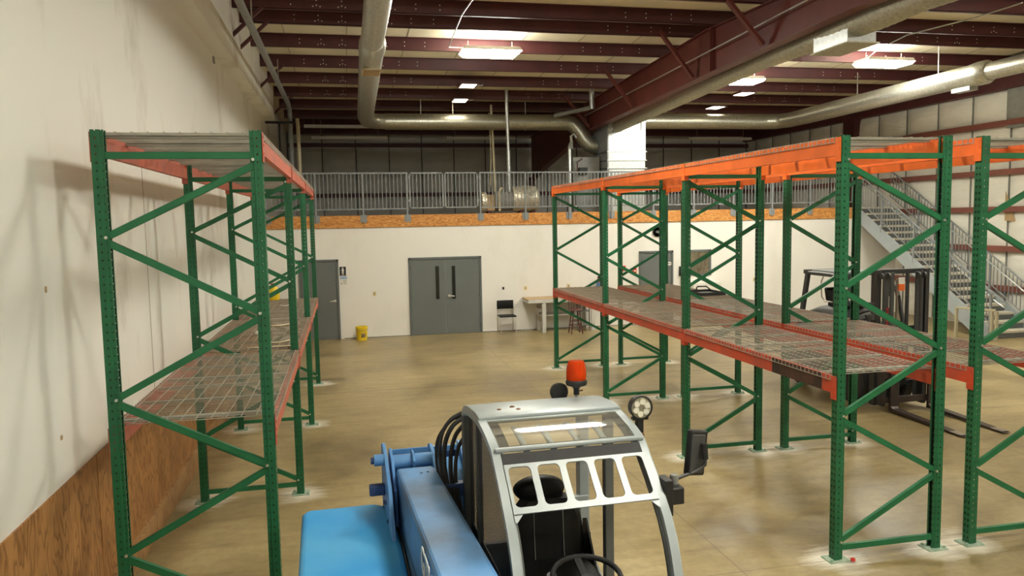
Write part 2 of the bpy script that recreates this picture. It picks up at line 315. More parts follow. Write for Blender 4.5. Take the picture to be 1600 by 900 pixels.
# ------------------------------------------------------------------ mesh builder
ORG = {}     # object name -> world position its children's coordinates are relative to
class MB:
    def __init__(s): s.v = []; s.f = []
    def box(s, x0, x1, y0, y1, z0, z1):
        n = len(s.v)
        s.v += [(x0, y0, z0), (x1, y0, z0), (x1, y1, z0), (x0, y1, z0), (x0, y0, z1), (x1, y0, z1), (x1, y1, z1), (x0, y1, z1)]
        s.f += [tuple(n + k for k in q) for q in ((0, 3, 2, 1), (4, 5, 6, 7), (0, 1, 5, 4), (1, 2, 6, 5), (2, 3, 7, 6), (3, 0, 4, 7))]
        return s
    def obox(s, c, ax, ay, az):
        """box from a centre and three half-axis vectors"""
        c, ax, ay, az = map(Vector, (c, ax, ay, az)); n = len(s.v)
        for dz in (-1, 1):
            for dx, dy in ((-1, -1), (1, -1), (1, 1), (-1, 1)): s.v.append(tuple(c + dx * ax + dy * ay + dz * az))
        s.f += [tuple(n + k for k in q) for q in ((0, 3, 2, 1), (4, 5, 6, 7), (0, 1, 5, 4), (1, 2, 6, 5), (2, 3, 7, 6), (3, 0, 4, 7))]
        return s
    def bar(s, p, q, wdt, thk, upv=(0, 0, 1)):
        """rectangular bar from p to q; wdt along upv, thk across"""
        p, q = Vector(p), Vector(q); d = q - p; u = Vector(upv); u = u - d * (u.dot(d) / d.length_squared)
        if u.length < 1e-6: u = Vector((1, 0, 0))
        u.normalize(); a = d.normalized().cross(u)
        return s.obox((p + q) / 2, d / 2, a * thk / 2, u * wdt / 2)
    def tube(s, pts, r, n=8, cap=True, closed=False):
        pts = [Vector(p) for p in pts]; k = len(pts); base = len(s.v)
        rs = r if isinstance(r, (list, tuple)) else [r] * k
        ref = None
        for i, p in enumerate(pts):
            if closed: t = pts[(i + 1) % k] - pts[i - 1]
            else: t = (pts[min(i + 1, k - 1)] - pts[max(i - 1, 0)])
            t.normalize()
            if ref is None:
                ref = Vector((0, 0, 1)) if abs(t.z) < .9 else Vector((1, 0, 0))
            a = (ref - t * ref.dot(t)).normalized(); ref = a; b = t.cross(a)
            for j in range(n):
                g = 2 * math.pi * j / n
                s.v.append(tuple(p + a * (math.cos(g) * rs[i]) + b * (math.sin(g) * rs[i])))
        m_ = k if closed else k - 1
        for i in range(m_):
            i2 = (i + 1) % k
            for j in range(n):
                j2 = (j + 1) % n
                s.f.append((base + i * n + j, base + i * n + j2, base + i2 * n + j2, base + i2 * n + j))
        if cap and not closed:
            s.f.append(tuple(base + j for j in reversed(range(n)))); s.f.append(tuple(base + (k - 1) * n + j for j in range(n)))
        return s
    def lathe(s, prof, c=(0, 0, 0), axis='z', n=24):
        """prof: (radius, height) pairs"""
        base = len(s.v); c = Vector(c)
        for r, h in prof:
            for j in range(n):
                g = 2 * math.pi * j / n; a, b = math.cos(g) * r, math.sin(g) * r
                p = {'z': (a, b, h), 'x': (h, a, b), 'y': (b, h, a)}[axis]
                s.v.append(tuple(c + Vector(p)))
        for i in range(len(prof) - 1):
            for j in range(n):
                j2 = (j + 1) % n
                s.f.append((base + i * n + j, base + i * n + j2, base + (i + 1) * n + j2, base + (i + 1) * n + j))
        if prof[0][0] > 1e-6: s.f.append(tuple(base + j for j in reversed(range(n))))
        if prof[-1][0] > 1e-6: s.f.append(tuple(base + (len(prof) - 1) * n + j for j in range(n)))
        return s
    def prism(s, poly, axis, a, b):
        """closed 2-D outline pushed from a to b along axis; the outline's coordinates are the other two axes in order"""
        n = len(poly); base = len(s.v)
        def P(q, h): return {'x': (h, q[0], q[1]), 'y': (q[0], h, q[1]), 'z': (q[0], q[1], h)}[axis]
        for h in (a, b):
            for q in poly: s.v.append(P(q, h))
        for i in range(n):
            j = (i + 1) % n
            s.f.append((base + i, base + j, base + n + j, base + n + i))
        s.f.append(tuple(base + i for i in reversed(range(n)))); s.f.append(tuple(base + n + i for i in range(n)))
        return s
    def strip(s, rows):
        """grid of rows of points"""
        base = len(s.v); n = len(rows[0])
        for r in rows: s.v += [tuple(p) for p in r]
        for i in range(len(rows) - 1):
            for j in range(n - 1):
                a = base + i * n + j
                s.f.append((a, a + 1, a + n + 1, a + n))
        return s
    def mesh(s, name, off=(0, 0, 0), smooth=32):
        me = bpy.data.meshes.new(name)
        o = off
        me.from_pydata([(v[0] - o[0], v[1] - o[1], v[2] - o[2]) for v in s.v], [], s.f)
        import bmesh
        bm = bmesh.new(); bm.from_mesh(me); bmesh.ops.recalc_face_normals(bm, faces=bm.faces); bm.to_mesh(me); bm.free()
        if smooth:
            me.shade_smooth(); me.set_sharp_from_angle(angle=R(smooth))
        return me
    def build(s, name, mt, parent=None, bevel=0, smooth=32, label=None, loc=None, seg=2, solid=0):
        off = ORG.get(parent.name, (0, 0, 0)) if parent else (0, 0, 0)
        if loc is not None: off = loc
        me = s.mesh(name, off, smooth); me.materials.append(M[mt])
        o = bpy.data.objects.new(name, me); COL.objects.link(o)
        if loc is not None: o.location = loc
        if parent: o.parent = parent
        ORG[o.name] = off
        if solid:
            md = o.modifiers.new('thickness', 'SOLIDIFY'); md.thickness = solid; md.offset = 0
        if bevel:
            md = o.modifiers.new('bevel', 'BEVEL'); md.width = bevel; md.segments = seg; md.limit_method = 'ANGLE'; md.angle_limit = R(40)
        if label: o['label'] = label
        return o
def tag(o, label, cat, group=None, kind=None):
    o['label'] = label; o['category'] = cat
    if group: o['group'] = group
    if kind: o['kind'] = kind
    return o
def struct(o, label=None, cat=None):
    o['kind'] = 'structure'
    if label: o['label'] = label
    if cat: o['category'] = cat
    return o
def thing(name, loc, label, cat, group=None, rz=0, local=False):
    o = bpy.data.objects.new(name, None); COL.objects.link(o); o.location = loc; o.rotation_euler = (0, 0, rz)
    o.empty_display_size = .1
    ORG[o.name] = (0, 0, 0) if local else tuple(loc)
    return tag(o, label, cat, group)
def inst(name, me, parent, loc, rot=(0, 0, 0)):
    """another object on shared mesh data, loc in world unless the parent is local"""
    o = bpy.data.objects.new(name, me); COL.objects.link(o)
    off = ORG.get(parent.name, (0, 0, 0)) if parent else (0, 0, 0)
    o.location = (loc[0] - off[0], loc[1] - off[1], loc[2] - off[2]); o.rotation_euler = rot
    if parent: o.parent = parent
    ORG[o.name] = tuple(loc)
    return o
def copy_tree(o, parent=None):
    c = o.copy(); COL.objects.link(c); c.parent = parent
    ORG[c.name] = ORG.get(o.name, (0, 0, 0))
    for ch in list(o.children): copy_tree(ch, c)
    return c
def text(name, body, size, mt, parent, mw, label=None, depth=.002, align='CENTER'):
    cu = bpy.data.curves.new(name, 'FONT'); cu.body = body; cu.size = size; cu.extrude = depth; cu.align_x = align; cu.align_y = 'CENTER'; cu.resolution_u = 3
    t = bpy.data.objects.new(name + '_curve', cu)
    me = bpy.data.meshes.new_from_object(t); bpy.data.objects.remove(t)
    me.materials.clear(); me.materials.append(M[mt])
    o = bpy.data.objects.new(name, me); COL.objects.link(o); o.parent = parent; o.matrix_local = mw
    if label: o['label'] = label
    return o

# ================================================================== THE BUILDING
YF, YB, YM = -6.0, 20.405, 29.5          # front wall, ground-floor back wall, back of the mezzanine
XL, XR = -1.935, 16.30
RIDGE = 14.35
def zb(y): return 6.62 - .035 * abs(y - RIDGE)     # underside of the purlins
DECK = 3.18

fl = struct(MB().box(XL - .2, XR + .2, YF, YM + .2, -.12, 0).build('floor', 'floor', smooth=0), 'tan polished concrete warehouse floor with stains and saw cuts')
# ceiling liner in two slopes, purlins under it
cb = MB()
cb.prism([(YF - .2, zb(YF - .2) + .25), (RIDGE, zb(RIDGE) + .25), (YM + .2, zb(YM + .2) + .25), (YM + .2, zb(YM) + .33), (RIDGE, zb(RIDGE) + .33), (YF - .2, zb(YF) + .33)], 'x', XL - .2, XR + .2)
ceil = struct(cb.build('ceiling', 'liner', smooth=0), 'cream vinyl faced roof liner above dark red purlins')
pur_y = [13.88, 14.86] + [16.5 + 1.72 * i for i in range(8)] + [12.16 - 1.72 * i for i in range(11)]
pm = MB()
PX0, PX1 = XL + .24, XR - .1
pm.box(PX0, PX1, -.006, .006, 0, .25); pm.box(PX0, PX1, -.006, .07, 0, .012); pm.box(PX0, PX1, -.07, .006, .238, .25)
pme = pm.mesh('purlin', smooth=0); pme.materials.append(M['iron'])
bh = MB()
for bx in [-.75 + .42 * i for i in range(7)] + [5.2, 5.6, 6.1, 6.5, 7.8, 8.2, 8.7, 12.2, 12.7, 13.2, 13.7]:
    for dz, dx in ((.08, 0), (.16, 0)) + (((.06, .06), (.06, -.06)) if int(bx * 10) % 3 == 0 else ()):
        bh.lathe([(.011, -.012), (.011, -.006)], (bx + dx, 0, dz), 'y', 6)
bhe = bh.mesh('pale_hole_dots', smooth=0); bhe.materials.append(M['white'])  # white discs added in place of web holes showing the pale liner behind
for y in pur_y:
    p_ = inst('purlin', pme, ceil, (0, y, zb(y)))
    if 11 < y < 22: q_ = inst('pale_hole_dots', bhe, p_, (0, y, zb(y))); q_['kind'] = 'stuff'
sm_ = MB().box(-.006, .006, YF, YM, -.004, .004)
for sx in [XL + .9 + 1.22 * i for i in range(15)]:      # seams of the liner
    y0 = RIDGE
    b_ = MB(); b_.prism([(y0, zb(y0) + .243), (YM, zb(YM) + .243), (YM, zb(YM) + .26), (y0, zb(y0) + .26)], 'x', sx - .008, sx + .008)
    b_.build('liner_seam', 'wire_d', ceil, smooth=0)

# walls
struct(MB().box(XL - .15, XL, YF - .1, YM + .1, 0, zb(YF) + .7).build('wall_left', 'wall_l', smooth=0), 'scuffed white side wall with plywood along its foot')
wl = bpy.data.objects['wall_left']
struct(MB().box(XL - .15, XR + .15, YF - .15, YF, 0, 6.8).build('wall_front', 'wall', smooth=0), 'white end wall of the warehouse')
bw = MB().box(XL, XR, YB, YB + .15, 0, 2.86)
wb = struct(bw.build('wall_back', 'wall', smooth=0), 'white painted ground floor wall under the mezzanine')
wr = struct(MB().box(XR, XR + .15, YF, YM + .1, 0, 6.9).build('wall_right', 'insul', smooth=0), 'side wall lined with white vinyl insulation between red girts')
wm = struct(MB().box(XL, XR, YM, YM + .15, 0, 6.9).build('wall_mezzanine', 'insul_d', smooth=0), 'insulated end wall, its shade put into the grey, at the back of the mezzanine')
# boxed-in rafter along the top of the left wall
MB().prism([(XL - .01, 5.69), (XL + .24, 5.72), (XL + .24, 6.95), (XL - .01, 6.95)], 'y', YF, 21.4).build('boxed_rafter', 'wall_l', wl, smooth=0)
# plywood sheets and kick board
ys = [-.98 + 1.22 * 2 * i for i in range(9)]
for i, y in enumerate(ys):
    MB().box(XL, XL + .014 + .004 * (i % 2), y + .003, min(y + 2.437, YB - .02), .25, 1.272).build('plywood_sheet', 'ply', wl, bevel=.002)
for i in range(6):
    y = -1.0 + 3.6 * i
    MB().box(XL, XL + .055, y + .003, min(y + 3.597, YB - .02), 0, .25).build('kick_board', 'base', wl, bevel=.004)
MB().box(XL, XL + .004, 5.59, 5.62, 2.59, 2.63).build('wall_gouge', 'cardboard', wl)
MB().box(XL, XL + .004, 5.68, 5.715, 1.575, 1.605).build('wall_gouge', 'cardboard', wl)
MB().box(XL, XL + .0015, 8.30, 8.318, 1.272, 3.6).build('wall_joint', 'wire_d', wl)
MB().box(XL, XL + .02, 13.17, 13.29, 5.56, 5.66).build('junction_box', 'rebar', wl)
for y in (13.9, 14.86, 18.22, 21.66):     # flange braces at the left wall
    MB().bar((XL + .22, y, zb(y) - .46), (XL + .75, y, zb(y) + .05), .085, .05, (0, 1, 0)).build('flange_brace', 'iron', ceil)

# middle rafter
RX = 7.1
def rb(y):
    if y < 9.83: return 5.863 - .035 * (9.83 - y)
    return 5.863 - .0205 * (y - 9.83) if y < 14.07 else 5.776 - .0278 * (y - 14.07)
rf = MB()
prof = [(YF, rb(YF)), (9.83, rb(9.83)), (14.07, rb(14.07)), (22.15, rb(22.15)), (27.1, 4.84), (YM - .35, 4.5)]
web = [(y, z) for y, z in prof] + [(YM - .35, zb(YM)), (RIDGE, zb(RIDGE)), (YF, zb(YF))]
rf.prism(web, 'x', RX - .006, RX + .006)
for (ya, za), (yb_, zc) in zip(prof[:-1], prof[1:]):
    rf.prism([(ya, za), (yb_, zc), (yb_, zc - .016), (ya, za - .016)], 'x', RX - .11, RX + .11)
for ya, yc in ((YF, RIDGE), (RIDGE, YM - .35)):
    rf.prism([(ya, zb(ya)), (yc, zb(yc)), (yc, zb(yc) - .016), (ya, zb(ya) - .016)], 'x', RX - .1, RX + .1)
M['rafter'] = mat('red_oxide_rafter', (.125, .026, .02), .5, var=.12, vs_=2.5)
rfo = struct(rf.build('rafter', 'rafter', smooth=0), 'deep dark red steel roof girder running to the mezzanine'); rfo['category'] = 'girder'
rfo['kind'] = 'structure'
for y in (14.1, 22.15, 6.0): MB().box(RX - .11, RX + .11, y - .012, y + .012, rb(y), zb(y)).build('stiffener', 'rafter', rfo)
for y in (12.16, 14.86, 18.22, 21.66, 8.72):
    for sx in (-1, 1):
        MB().bar((RX + sx * .1, y - .0, rb(y) + .05), (RX + sx * .82, y, zb(y) + .1), .10, .06, (0, 1, 0)).build('flange_brace', 'rafter', rfo)
col = MB().box(RX - .11, RX + .11, YM - .35, YM - .05, 0, 4.6)
col.build('column', 'iron', rfo)
MB().tube([(RX - .13, YF, rb(YF) + .40), (RX - .13, 9.83, rb(9.83) + .40), (RX - .13, 22, rb(22) + .42)], .014, 6).build('conduit', 'galv', rfo)

# right wall: rafter, column, girts, insulation panels
MB().box(XR - .22, XR, YF, YM, 6.0, 6.75).build('eave_beam', 'iron', wr, smooth=0)
for y in (22.2, 7.0): MB().box(XR - .30, XR, y, y + .55, 0, 6.1).build('column', 'iron', wr, smooth=0)
girts = [1.05, 2.05, 3.04, 3.97, 5.18]
for z in girts: MB().box(XR - .16, XR - .001, YF, YM, z - .07, z + .07).build('girt', 'girt', wr, smooth=0)
def pillow(w_, h_, axis, depth=.11, n=8, seed=0):
    rnd = random.Random(seed); rows = []
    for i in range(n + 1):
        row = []
        for j in range(n + 1):
            u, v = j / n, i / n
            k = (math.sin(math.pi * u) ** .5) * (math.sin(math.pi * v) ** .45) * depth * (1 + .12 * rnd.uniform(-1, 1)) if 0 < i < n and 0 < j < n else 0
            row.append((-k, u * w_, v * h_) if axis == 'x' else (u * w_, -k, v * h_))
        rows.append(row)
    return MB().strip(rows)
zr = [.02] + girts + [6.02]
for r_ in range(len(zr) - 1):
    h_ = zr[r_ + 1] - zr[r_]
    mes = []
    for s_ in range(3):
        me = pillow(1.2, h_, 'x', seed=s_ + 3 * r_).mesh('insulation_panel', smooth=60); me.materials.append(M['insul']); mes.append(me)
    for c_ in range(13):
        y = 12.8 + 1.226 * c_
        if y + 1.2 > YM: break
        inst('insulation_panel', mes[c_ % 3], wr, (XR - .001, y, zr[r_]))
for c_ in range(14): MB().box(XR - .035, XR - .001, 12.775 + 1.226 * c_, 12.80 + 1.226 * c_, .02, 6.0).build('panel_seam', 'rebar', wr)
tear = MB().prism([(16.15, 2.72), (16.5, 3.5), (16.5, 2.76)], 'x', XR - .082, XR - .076); tear.build('torn_flap', 'cardboard', wr)
MB().box(XR - .14, XR - .09, 14.9, 16.5, 5.04, 6.0).build('louvre', 'rebar', wr, smooth=0)
# mezzanine end wall: girts and panels
mg = [DECK, 4.02, 5.85]
for z in (4.02, 5.85): MB().box(XL, XR, YM - .14, YM - .001, z - .09, z + .05).build('girt', 'iron', wm, smooth=0)
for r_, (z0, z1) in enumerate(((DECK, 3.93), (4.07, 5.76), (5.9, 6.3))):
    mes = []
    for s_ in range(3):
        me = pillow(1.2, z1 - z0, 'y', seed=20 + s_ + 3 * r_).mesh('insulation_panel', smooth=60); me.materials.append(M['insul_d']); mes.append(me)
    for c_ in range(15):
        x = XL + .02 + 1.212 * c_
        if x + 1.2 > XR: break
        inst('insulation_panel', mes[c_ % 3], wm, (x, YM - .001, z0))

for c_ in range(16): MB().box(XL + .005 + 1.212 * c_, XL + .035 + 1.212 * c_, YM - .03, YM - .001, DECK, 6.3).build('panel_seam', 'black', wm)
# mezzanine floor and its facing of strand board
mz = struct(MB().box(XL, XR - .28, YB, YM, 2.88, DECK).build('mezzanine_floor', 'cardboard', smooth=0), 'deck of the upper storage level')
tr = struct(bpy.data.objects.new('trim_1', None), 'orange brown strand board band along the mezzanine edge'); COL.objects.link(tr); ORG['trim_1'] = (0, 0, 0)
x = XL
while x < 14.7:
    x1 = min(x + 2.44, 14.72)
    MB().box(x + .002, x1 - .002, YB - .03, YB, 2.865, DECK).build('strand_board', 'osb', tr, bevel=.002); x = x1
struct(MB().box(-.1, 14.7, YB - .012, YB, 0, .02).build('trim_2', 'rebar', smooth=0), 'thin dark joint at the foot of the white back wall')

# doors
def door(n, x0, x1, h, leaves, label, lites=(), handle=None, plate=False):
    d = bpy.data.objects.new('door_%d' % n, None); COL.objects.link(d); d.location = (x0, YB, 0); ORG[d.name] = (x0, YB, 0)
    struct(d, label)
    fr = MB(); t = .055
    fr.box(x0, x0 + t, YB - .045, YB + .01, 0, h); fr.box(x1 - t, x1, YB - .045, YB + .01, 0, h); fr.box(x0, x1, YB - .045, YB + .01, h - t, h)
    fr.build('door_frame', 'frame', d, bevel=.004)
    wdt = (x1 - x0 - 2 * t) / leaves
    for i in range(leaves):
        a = x0 + t + i * wdt + .004; b = a + wdt - .008
        lf = MB().box(a, b, YB - .024, YB + .005, .012, h - t - .005).build('door_leaf', 'door', d, bevel=.003)
        for (l0, l1, z0, z1) in lites:
            if a < l0 < b:
                MB().box(l0, l1, YB - .0262, YB - .02, z0, z1).build('vision_panel', 'dark_glass', lf)
                g = MB(); e = .014
                g.box(l0 - e, l1 + e, YB - .031, YB - .02, z0 - e, z0); g.box(l0 - e, l1 + e, YB - .031, YB - .02, z1, z1 + e)
                g.box(l0 - e, l0, YB - .031, YB - .02, z0, z1); g.box(l1, l1 + e, YB - .031, YB - .02, z0, z1)
                g.build('lite_frame', 'frame', lf)
        hx = a if i == 0 else b - .012
        for hz in (.25, 1.02, 1.8):
            if leaves == 2 or True: MB().lathe([(.011, -.06), (.011, .06)], (x0 + t if i == 0 and leaves == 2 else (x1 - t if leaves == 2 else x0 + t), YB - .05, hz), 'z', 8).build('hinge', 'frame', lf)
        if handle and a < handle[0] < b:
            hx, hz, dr = handle
            k = MB(); k.lathe([(.036, -.035), (.036, -.024)], (hx, YB, hz), 'y', 16); k.tube([(hx, YB - .03, hz), (hx, YB - .075, hz), (hx + dr * .03, YB - .085, hz), (hx + dr * .13, YB - .082, hz - .006)], .012, 8)
            k.build('lever_handle', 'chrome', lf)
    return d
d1 = door(1, -1.19, -.19, 2.07, 1, 'single grey steel door behind the end of the wall-side rack', handle=(-.30, 1.0, -1))
d2 = door(2, 1.60, 3.535, 2.056, 2, 'double grey steel doors with two narrow vision panels', lites=((2.30, 2.395, .945, 1.815), (2.735, 2.825, .935, 1.81)), handle=(2.655, 1.02, 1))
d3 = door(3, 8.01, 9.02, 2.06, 1, 'single grey steel door with a small oval sign')
ov = MB(); ov.lathe([(.06, -.032), (.06, -.024)], (0, 0, 0), 'y', 20); ov.v = [(v[0] * 1.35 + 8.90, v[1] + YB, v[2] * .9 + 1.69) for v in ov.v]
ov.build('oval_sign', 'white', d3)
MB().box(8.86, 8.94, YB - .0335, YB - .0318, 1.685, 1.70).build('sign_lettering', 'sign_black', d3)
# interior window
wn = bpy.data.objects.new('window_1', None); COL.objects.link(wn); wn.location = (9.5, YB, 1.4); ORG['window_1'] = (9.5, YB, 1.4); struct(wn, 'boarded inside window in the white back wall')
b_ = MB(); b_.box(9.5, 10.18, YB - .03, YB, 2.0, 2.06); b_.box(9.5, 10.18, YB - .03, YB, 1.33, 1.38); b_.box(9.5, 9.55, YB - .03, YB, 1.33, 2.06); b_.box(10.12, 10.18, YB - .03, YB, 1.33, 2.06)
b_.build('window_frame', 'door', wn)
for i in range(4): MB().box(9.552 + i * .142, 9.552 + i * .142 + .138, YB - .012, YB - .002, 1.38, 2.0).build('board', 'pale_board', wn)
MB().strip([[(9.55, YB - .02, 1.38), (10.12, YB - .02, 1.38)], [(9.55, YB - .02, 2.0), (10.12, YB - .02, 2.0)]]).build('pane', 'cabglass', wn)

# ================================================================== PALLET RACKS
def post_profile(sgn):
    t = .0035; a = .052; w_ = PW; st = .006; lip = .017; d = PW
    out = [(0, 0), (a, 0), (a + .005, st), (w_, st), (w_, st + lip)]
    inn = [(w_ - t, st + lip), (w_ - t, st + t), (a + .003, st + t), (a - .002, t), (t, t)]
    low = out + inn
    poly = low + [(x_, d - y_) for x_, y_ in reversed(inn)] + [(x_, d - y_) for x_, y_ in reversed(out)]
    return [(sgn * x_, y_) for x_, y_ in poly]
post_me = {}
for sgn in (1, -1):
    mb_ = MB(); P_ = post_profile(sgn); n = len(P_)
    # cross-section as a closed band: extrude without n-gon ends (thin channel), cap with quads
    for h in (.008, RH):
        for q in P_: mb_.v.append((q[0], q[1], h))
    for i in range(n): mb_.f.append((i, (i + 1) % n, n + (i + 1) % n, n + i))
    half = n // 2
    order_out = list(range(0, 5)); order_in = list(range(9, 4, -1))
    for base in (0, n):
        for k in range(4):
            mb_.f.append((base + order_out[k], base + order_out[k + 1], base + order_in[k + 1], base + order_in[k]))
            a_ = [n - 1 - q for q in order_out]; c_ = [n - 1 - q for q in order_in]
            mb_.f.append((base + a_[k], base + a_[k + 1], base + c_[k + 1], base + c_[k]))
        mb_.f.append((base + 0, base + 9, base + 10, base + 19))
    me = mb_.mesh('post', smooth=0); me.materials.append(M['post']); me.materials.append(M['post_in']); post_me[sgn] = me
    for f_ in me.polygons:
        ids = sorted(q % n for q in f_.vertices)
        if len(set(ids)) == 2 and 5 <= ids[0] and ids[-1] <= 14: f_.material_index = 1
bpm = MB().box(-.055, .135, -.035, .115, 0, .012)
for q in ((-.035, -.015), (.11, .09)): bpm.lathe([(.014, .012), (.014, .028), (.008, .032)], (q[0], q[1], 0), 'z', 6)
plate_me = {}
for sgn in (1, -1):
    b_ = MB(); b_.v = [(sgn * v[0], v[1], v[2]) for v in bpm.v]; b_.f = bpm.f
    plate_me[sgn] = b_.mesh('base_plate', smooth=0); plate_me[sgn].materials.append(M['plate'])
NODES = [3.44, 2.925, 2.37, 1.81, 1.27, .705, .155]
def brace_mesh(length):
    """C shaped strut along +x, open to the back"""
    b_ = MB(); w_, d, t = .047, .034, .003
    b_.box(0, length, 0, t, -w_ / 2, w_ / 2); b_.box(0, length, 0, d, w_ / 2 - t, w_ / 2); b_.box(0, length, 0, d, -w_ / 2, -w_ / 2 + t)
    me = b_.mesh('brace', smooth=0); me.materials.append(M['green']); return me
def wire_deck_mesh(depth, length, mt):
    b_ = MB(); r = .0028; n = 24
    for i in range(n):
        y = .012 + i * (length - .024) / (n - 1)
        b_.box(-.004, depth + .004, y - r, y + r, -r, r)
        for x_ in (-.004, depth + .004): b_.box(x_ - r, x_ + r, y - r, y + r, -.045, r)
    m_ = 11
    for i in range(m_):
        x_ = .03 + i * (depth - .06) / (m_ - 1)
        b_.box(x_ - r, x_ + r, 0, length, r, 3 * r)
    for x_ in (-.004, depth + .004): b_.box(x_ - r * 1.2, x_ + r * 1.2, 0, length, -.045, -.045 + 2 * r)
    for k in (.12, .5, .88):
        y = k * length
        b_.box(.012, depth - .012, y - .022, y - .019, -.022, -r); b_.box(.012, depth - .012, y + .019, y + .022, -.022, -r); b_.box(.012, depth - .012, y - .022, y + .022, -.004 - r, -r)
    me = b_.mesh('wire_deck', smooth=0); me.materials.append(M[mt]); return me
def beam_mesh(length, mt, sgn):
    """stepped box beam along +y, top at z=0; sgn: which way the inner step faces"""
    b_ = MB(); o = []
    for x_, z_ in ((0, 0), (.028, 0), (.028, -.04), (.048, -.04), (.048, -.148), (0, -.148)): o.append((sgn * x_, z_))
    b_.prism(o, 'y', 0, length)
    me = b_.mesh('beam', smooth=0); me.materials.append(M[mt]); return me
def conn_mesh(mt, sgn):
    b_ = MB()
    b_.box(min(-sgn * .006, 0), max(-sgn * .006, 0), -.005, .07, -.2, .002)
    b_.box(min(0, sgn * .05), max(0, sgn * .05), -.001, .004, -.2, .002)
    for z_ in (-.03, -.085, -.14): b_.lathe([(.008, -.002), (.008, .004)], (-sgn * .008, .05, z_), 'x', 6)
    me = b_.mesh('beam_connector', smooth=0); me.materials.append(M[mt]); return me
def rack(label, x0, x1, ys, first, topmat, midmat, deckmats, special=None):
    rk = thing('pallet_rack', (x0, ys[0], 0), label, 'rack')
    depth = x1 - x0
    for y in ys:
        for x_, sgn in ((x0, 1), (x1, -1)):
            p = inst('post', post_me[sgn], rk, (x_, y, 0))
            inst('base_plate', plate_me[sgn], p, (x_, y, 0))
        # struts
        xa, xb = x0 + .06, x1 - .06
        side = first
        dz = NODES[0] - NODES[1]; ln = math.hypot(xb - xa, .525)
        for z in (3.49, .115): inst('brace', hor_me[depth], rk, (xa, y + .012, z))
        for k in range(6):
            za, zc = NODES[k] - .02, NODES[k + 1] + .02
            sx, ex = (xa, xb) if side > 0 else (xb, xa)
            # side>0: starts at the low-x post
            L_ = math.hypot(ex - sx, zc - za); ang = math.atan2(za - zc, ex - sx)
            o = inst('brace', diag_me[depth], rk, (sx, y + .012 + (0 if k % 2 else .0), za), (0, ang, 0))
            o.scale = (L_, 1, 1)
            b_ = inst('bolt', bolt_me, rk, (ex, y + .004, zc - .005))
            side = -side
        inst('bolt', bolt_me, rk, (xa if first > 0 else xb, y + .004, 3.46))
    for i in range(3):
        ya, yc = ys[i] + PW, ys[i + 1]
        for lvl, (z, mt) in enumerate(((3.645, topmat), (1.625, midmat))):
            for x_, sgn in ((x0 - .004, 1), (x1 + .004, -1)):
                key = (round(yc - ya, 4), mt, sgn)
                if key not in beam_cache: beam_cache[key] = beam_mesh(yc - ya, mt, sgn)
                bm_ = inst('beam', beam_cache[key], rk, (x_, ya, z))
                if special and special[0] == i and special[1] == lvl and sgn == special[2]:
                    b_ = MB(); b_.box(x_ - .0015, x_ + .0, ya + .14, ya + .95, z - .148, z - .004); b_.build('soot_stain', 'soot', bm_)
                for ye, k in ((ya, 1), (yc, -1)):
                    key = (mt, sgn)
                    if key not in conn_cache: conn_cache[key] = conn_mesh(mt, sgn)
                    c = inst('beam_connector', conn_cache[key], bm_, (x_, ye, z)); c.scale = (1, -k, 1)
            dl = (yc - ya) / 2
            for h in range(2):
                dm = deckmats[lvl][i]
                key = (round(depth, 3), round(dl, 4), dm)
                if key not in deck_cache: deck_cache[key] = wire_deck_mesh(depth + .004, dl - .012, dm)
                inst('wire_deck', deck_cache[key], rk, (x0 - .002, ya + h * dl + .006, z + .004))
    return rk
beam_cache, conn_cache, deck_cache = {}, {}, {}
bolt_me = MB().lathe([(.011, -.012), (.011, 0)], (0, 0, 0), 'y', 8).mesh('bolt', smooth=0); bolt_me.materials.append(M['bolt'])
hor_me, diag_me = {}, {}
for dpt in (LX1 - LX0, AX1 - AX0, BX1 - BX0):
    hor_me[dpt] = brace_mesh(dpt - .12); diag_me[dpt] = brace_mesh(1.0)
W3 = ['wire', 'wire', 'wire']
rack('green pallet rack with faded red beams along the white side wall', LX0, LX1, LY, -1, 'fadedred', 'fadedred', (W3, ['wire', 'wire_d', 'wire_d']))
rack('green pallet rack with orange beams and a sooty lower beam beside the open floor', AX0, AX1, RY, 1, 'orange', 'redorange', (W3, ['wire', 'wire_d', 'wire_d']), special=(0, 1, 1))
rack('green pallet rack with orange beams on the forklift side of the back-to-back pair', BX0, BX1, RY, -1, 'orange', 'redorange', (W3, ['wire', 'wire', 'wire_d']))

